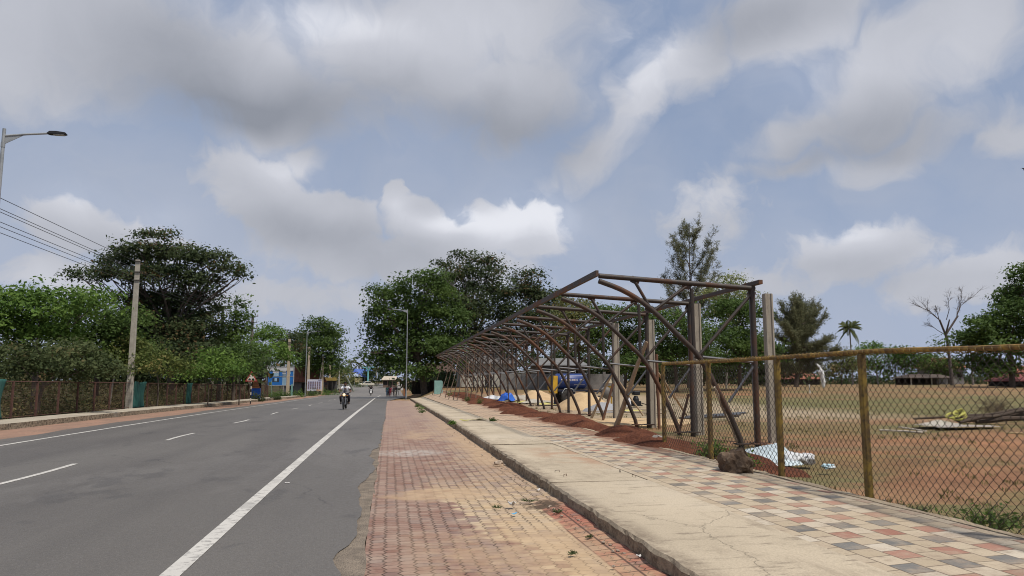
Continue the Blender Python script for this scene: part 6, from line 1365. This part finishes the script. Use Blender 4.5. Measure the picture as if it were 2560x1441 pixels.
# white roofing sheet, sack and wrapper behind the fence
P_ = [Gp(1856, 1138), Gp(1925, 1172), Gp(2010, 1166), Gp(1950, 1126)]
P_[0].z += .08; P_[3].z += .15; n_ = 24; vs = []; fs = []
for j in range(n_+1):
    for i in range(n_+1):
        u, w_ = i/n_, j/n_; p = (P_[0]*(1-u)+P_[1]*u)*(1-w_)+(P_[3]*(1-u)+P_[2]*u)*w_; p = p+Vector((0, 0, 0.03+.18*math.sin(math.pi*u)**1.5*math.sin(math.pi*min(1, w_*.9+.1))*.45+.012*math.sin(w_*60)))
        vs.append(p-P_[1])
for j in range(n_):
    for i in range(n_): k = j*(n_+1)+i; fs.append((k, k+1, k+n_+2, k+n_+1))
o = MB().add(vs, fs).build('roofing_sheet', M('pale_sheet', (.58, .66, .68), (.50, .58, .60), 2, .4, .05), None, True); o.location = P_[1]; md = o.modifiers.new('thickness', 'SOLIDIFY'); md.thickness = .01; tag(o, 'bent pale blue white roofing sheet lying just behind the fence and rock', 'roofing sheet')
q = Gp(1998, 1158); t = MB(); t.ell((-.14, 0, .1), (.22, .16, .13), nz=.35, n=3, seed=3).ell((.16, .02, .08), (.20, .14, .11), nz=.4, n=3, seed=8); o = t.build('white_sack', WSH, None, True); o.location = q; tag(o, 'crumpled white plastic sack on the soil right of the roofing sheet', 'sack')
q = Gp(2072, 1172); o = MB().ell((0, 0, .04), (.13, .08, .05), nz=.5, n=3, seed=2).build('plastic_wrapper', M('wrapper_blue', (.3, .5, .58), (.6, .62, .63), 9, .4), None, True); o.location = q; tag(o, 'small blue and white plastic wrapper on the soil behind the fence', 'wrapper')
# rocks
m, n, b = newmat('rock'); c = n.mix(n.noise(3., 7, None, .65).smooth(.35, .65), (.16, .11, .075), (.07, .048, .034)); c = n.mix(n.noise(11., 5).smooth(.5, .7)*.5, c, (.23, .175, .125)); fin(n, b, c, .95, n.noise(7., 9, None, .7), 1., .04, spec=.1); ROCK = m
def rock(label, px, py, d, seed, mat=ROCK, zo=.15, name='rock', group=None, nz=.3):
    q = Gp(px, py, zo); mb = MB(); mb.ell((0, 0, 0), d, nz=nz, n=4, seed=seed); o = mb.build(name, mat, None, False); me = o.data
    for v in me.vertices:
        k = v.co; s_ = .06*d[0]*mnoise.noise(k*6/d[0]+Vector((seed, 0, 0))); v.co = k*(1+s_/max(k.length, .01)); v.co.z = max(v.co.z, -d[2]*.6)
    me.polygons.foreach_set('use_smooth', np.ones(len(me.polygons), bool)); me.set_sharp_from_angle(angle=R(28)); o.location = (q.x, q.y, q.z+d[2]*.5); o.rotation_euler = (0, R(8), seed); return tag(o, label, 'rock', group)
rock('big brown boulder resting on the tiled walk against the fence', 1842, 1182, (.33, .22, .24), 5)
rock('grey stone at the foot of the first fence post', 1642, 1113, (.20, .17, .15), 2, M('grey_rock', (.30, .27, .24), (.18, .16, .14), 4, .95, .8, bscale=15))
rock('small brown stone beside the grey stone by the soil heap', 1612, 1106, (.13, .1, .07), 7)
rock('small pale broken stone below the kerb on the brick verge', 1246, 1161, (.085, .07, .05), 3, M('pale_rock', (.42, .33, .25), (.3, .23, .17), 5, .95, .7), .02)
rs = random.Random(31); st = []
for k in range(150):                                                 # loose stones
    zone = rs.random()
    if zone < .45: y = rs.uniform(4.5, 24); x = 2.2-abs(rs.gauss(0, .16)); zz = gz(x, y)+.02
    elif zone < .8: y = rs.uniform(4, 22); x = 5.86+rs.gauss(0, .10); zz = gz(x, y)+.15
    else: y = rs.uniform(18, 40); x = 5.2+rs.gauss(0, .2); zz = gz(x, y)+.17
    r_ = rs.uniform(.008, .022)*(1.4 if zone > .8 else 1); st.append((x, y, zz, r_))
CHIPM = M('chip', (.40, .33, .26), (.26, .2, .15), 8, .95, .5); protos = [MB().ell((0, 0, 0), (1, .8, .6), nz=.4, n=2, seed=k).build('stone_chip', CHIPM) for k in range(4)]
for k, (x, y, zz, r_) in enumerate(st):
    o = protos[k] if k < 4 else protos[k % 4].copy()
    if k >= 4: C.objects.link(o)
    o.location = (x, y, zz+r_*.3); o.scale = (r_, r_, r_); o.rotation_euler = (0, 0, k)
    lab = 'loose stone chip lying at the foot of the kerb' if x < 3 else ('loose mortar chip along the fence edge of the tiles' if y < 18 or x > 5.6 else 'broken stone chip between the tiles and the red soil'); tag(o, lab, 'stone', 'kerb side stone chips' if x < 3 else ('fence edge chips' if lab.startswith('loose m') else 'soil edge chips'))
# dry grass tufts scattered over the near field
nt_ = 2600; bx = 6.2+rng.random(nt_)**1.6*26; by_ = rng.uniform(5, 48, nt_); ok = (np.sin(bx*.9+by_*.35)+np.sin(bx*.37-by_*.8)+rng.normal(0, .6, nt_)) > .55; bx, by_ = bx[ok], by_[ok]
bx = np.repeat(bx, 11); by_ = np.repeat(by_, 11); k = len(bx); bx = bx+rng.normal(0, .05, k); by_ = by_+rng.normal(0, .05, k); P = np.stack([bx, by_, ground_z(bx, by_)-.03], 1)
T = unit(np.stack([rng.normal(0, .5, k), rng.normal(0, .5, k), np.ones(k)], 1)); N = unit(np.cross(T, rng.normal(size=(k, 3)))); L = rng.uniform(.05, .15, k); v, _ = quads(P, N, T, L, np.full(k, .012)+L*.05)
o = foliage('dry_grass', v, np.clip(rng.normal(.5, .3, k), 0, 1), leafmat('leaf_drygrass', (.09, .10, .035), (.20, .15, .07), (.26, .2, .1))); tag(o, 'sparse dry grass tufts on the field behind the fence', None, None, 'stuff')
# ------------------------------------------------------------------ weeds and litter
def weed(label, x, y, z, rx, h, n, mat, leaf, group='weeds along the walk and fence'):
    t = thing('weed', label, 'weed', (x, y, z), 0, group); mb = MB(); P = []; Tn = []
    for k in range(max(8, n//9)):
        a = rng.uniform(0, 6.28); r_ = rx*math.sqrt(rng.random()); hh = h*rng.uniform(.4, 1.)*(1-.5*(r_/rx)**2); e = Vector((math.cos(a)*r_, math.sin(a)*r_, hh)); s0 = e*.25; s0.z = 0; mb.tube([s0, s0.lerp(e, .6)+Vector((0, 0, hh*.12)), e], [.004, .003, .0015], 4, False)
        for i in range(9): u = rng.uniform(.25, 1.05); P.append(tuple(s0.lerp(e, u)+Vector((rng.normal(0, leaf*.6), rng.normal(0, leaf*.6), rng.normal(0, leaf*.3)))))
    P = np.array(P); O = rng.normal(size=P.shape)*.4; foliage('leaves', make_leaves(P, O, leaf, rng, .38, .7), np.clip(rng.normal(.5, .3, len(P)), 0, 1), mat, t); mb.build('stems', M('weed_stem', (.10, .13, .05), None, 4, .8), t)
q = Gp(1712, 1118); weed('leafy green weed behind the first fence panel', 6.35, 14.2, .05, .42, .55, 420, G_BRIGHT, .075)
weed('leafy weed behind the fence left of the big boulder', 6.3, 12.7, .05, .32, .38, 300, G_BRIGHT, .07)
weed('sprawling weed at the fence foot near the right picture edge', 6.28, 7.15, .03, .42, .34, 460, G_MID, .055); weed('low weed at the fence foot right of the fourth post', 6.15, 8.1, .04, .24, .16, 160, G_DULL, .045)
for i, (px, py, r_, h_, lb) in enumerate(((1243, 1268, .06, .04, 'grass clump on the brick verge above the white paper'), (1322, 1252, .14, .06, 'green grass patch beside the muddy hole by the kerb'), (1394, 1280, .07, .06, 'weed tuft growing from the red edge bricks'), (1432, 1383, .045, .035, 'small weed in the cream bricks near the kerb'), (1475, 1341, .04, .03, 'tiny weed in a red brick joint'), (1040, 1018, .28, .3, 'weed tuft on the kerb just right of the tall pale lamp'), (1053, 1024, .28, .3, 'weed tuft hanging on the far kerb'), (1055, 1032, .25, .22, 'low weed below the far kerb'), (1131, 1060, .12, .14, 'weed on the kerb face left of the yellow leaf'), (1232, 1053, .16, .12, 'weed beside the yellow leaf on the slab joint'), (1167, 1004, .35, .5, 'green weed among the leaning slender poles'), (1200, 1010, .3, .45, 'green weed on the soil heap edge'), (1125, 990, .35, .45, 'green weed left of the leaning slender poles'))):
    zo = .03 if px < 1480 and py > 1240 else (.17 if px > 1100 else .1); q = Gp(px, py, zo); weed(lb, q.x, q.y, q.z-.01, r_, h_, 140 if py > 1200 else 160, G_DULL if py > 1200 else (G_MID if i % 2 else G_BRIGHT), .018 if py > 1200 else .08)
def litter(name, label, px, py, zo, wx, wy, mat, seed, cat='litter', crum=.012):
    q = Gp(px, py, zo); nx = 9; Xg, Yg = np.meshgrid(np.linspace(-.5, .5, nx), np.linspace(-.5, .5, nx)); Z = crum*(1.2+fbm(Xg, Yg, 5, int(seed*10)))+.004
    i = np.arange(nx-1)[:, None]*nx+np.arange(nx-1)[None, :]; f = np.stack([i, i+1, i+1+nx, i+nx], -1).reshape(-1, 4); o = link(name, np_mesh(name, np.stack([Xg*wx*(1+.2*Yg), Yg*wy, Z], -1).reshape(-1, 3), f), mat, smooth=True); o.location = q; o.rotation_euler = (0, 0, seed*.9); md = o.modifiers.new('thickness', 'SOLIDIFY'); md.thickness = .002; return tag(o, label, cat)
PAP = M('paper', (.62, .60, .57), (.45, .43, .41), 12, .8)
litter('paper_scrap', 'crumpled white paper on the brick verge near the kerb', 1280, 1266, .02, .13, .09, PAP, 2, 'paper', .03); litter('plastic_wrapper', 'flat blue wrapper on the brick verge below the white paper', 1286, 1286, .02, .09, .035, M('wrapper_cyan', (.10, .34, .55), None, 8, .4), 1, 'wrapper', .006); litter('paper_scrap', 'small white scrap at the foot of the kerb', 1347, 1227, .03, .05, .04, PAP, 5, 'paper'); litter('paper_scrap', 'tiny white scrap on the red edge bricks', 1597, 1394, .04, .04, .03, PAP, 3, 'paper')
litter('yellow_leaf', 'long yellow banana leaf strip lying across a slab joint', 1185, 1052, .18, 1.0, .38, M('leaf_strip', (.55, .52, .16), (.42, .36, .12), 5, .7), .4, 'leaf', .03); litter('paper_scrap', 'white rag of paper on the asphalt beside the edge line', 718, 1208, .004, .075, .03, PAP, .1, 'paper', .003)
q = Gp(1096, 986, .1); t = thing('metal_hoarding', 'pale green metal panel standing beside the leaning slender poles', 'hoarding', W(1096, 986, 76)); hh = W(1096, 952, 76).z-W(1096, 986, 76).z; MB().prism([(-.42, 0), (.42, 0), (.42, hh*.93), (.30, hh), (-.42, hh)], -.03, .03, 'y').build('sheet', M('panel_green', (.24, .40, .36), (.18, .32, .29), 2, .6), t, bevel=.008); MB().box((-.44, .05, hh*.45), (.05, .06, hh*.95)).build('edge_post', IRON, t)
lift = W(1096, 986, 76).z-gz(W(1096, 986, 76).x, 76)
# steel loops cast in the slabs
for i, (px, py) in enumerate(((1393, 1180), (1413, 1190), (1550, 1180), (1585, 1192))):
    q = Gp(px, py, .17); o = MB().tube([(-.035, 0, -.02), (-.035, 0, .022), (.035, 0, .026), (.035, 0, -.02)], .0045, 6).build('lifting_loop', STEELR, None, True); o.location = q; o.rotation_euler = (0, 0, i*.7); tag(o, ['rusty lifting loop nearest the kerb in the slab edge', 'second rusty lifting loop from the kerb in the slab edge', 'rusty lifting loop near the crack in the slab', 'long rusty lifting loop at the tile side of the slab joint'][i], 'lifting loop', 'lifting loops in the slabs')
# bird at the right edge
p = W(2563, 424, 60); t = thing('bird', 'dark bird in flight at the right picture edge', 'bird', p, R(80)); BD = M('bird_dark', (.012, .013, .02), None, 4, .7)
mb = MB(); mb.ell((0, 0, 0), (.20, .075, .07), n=3).ell((.22, 0, .02), (.06, .045, .045), n=2); mb.add([(.27, -.015, .02), (.27, .015, .02), (.34, 0, .01), (.27, 0, .04)], [(0, 1, 2), (0, 3, 2), (1, 2, 3)]); mb.add([(-.16, -.04, .01), (-.16, .04, .01), (-.36, .08, 0), (-.36, -.08, 0), (-.16, 0, -.03)], [(0, 1, 2, 3), (0, 4, 1), (3, 2, 4)]); mb.build('body', BD, t, True)
for s_ in (-1, 1): MB().add([(.10, s_*.05, .03), (-.10, s_*.05, .03), (-.14, s_*.30, .11), (-.12, s_*.52, .04), (-.02, s_*.50, .04), (.08, s_*.28, .13), (0, s_*.05, .05), (-.03, s_*.3, .14)], [(0, 6, 7, 5), (6, 1, 2, 7), (5, 7, 3, 4), (7, 2, 3)]).build('wing', BD, t)
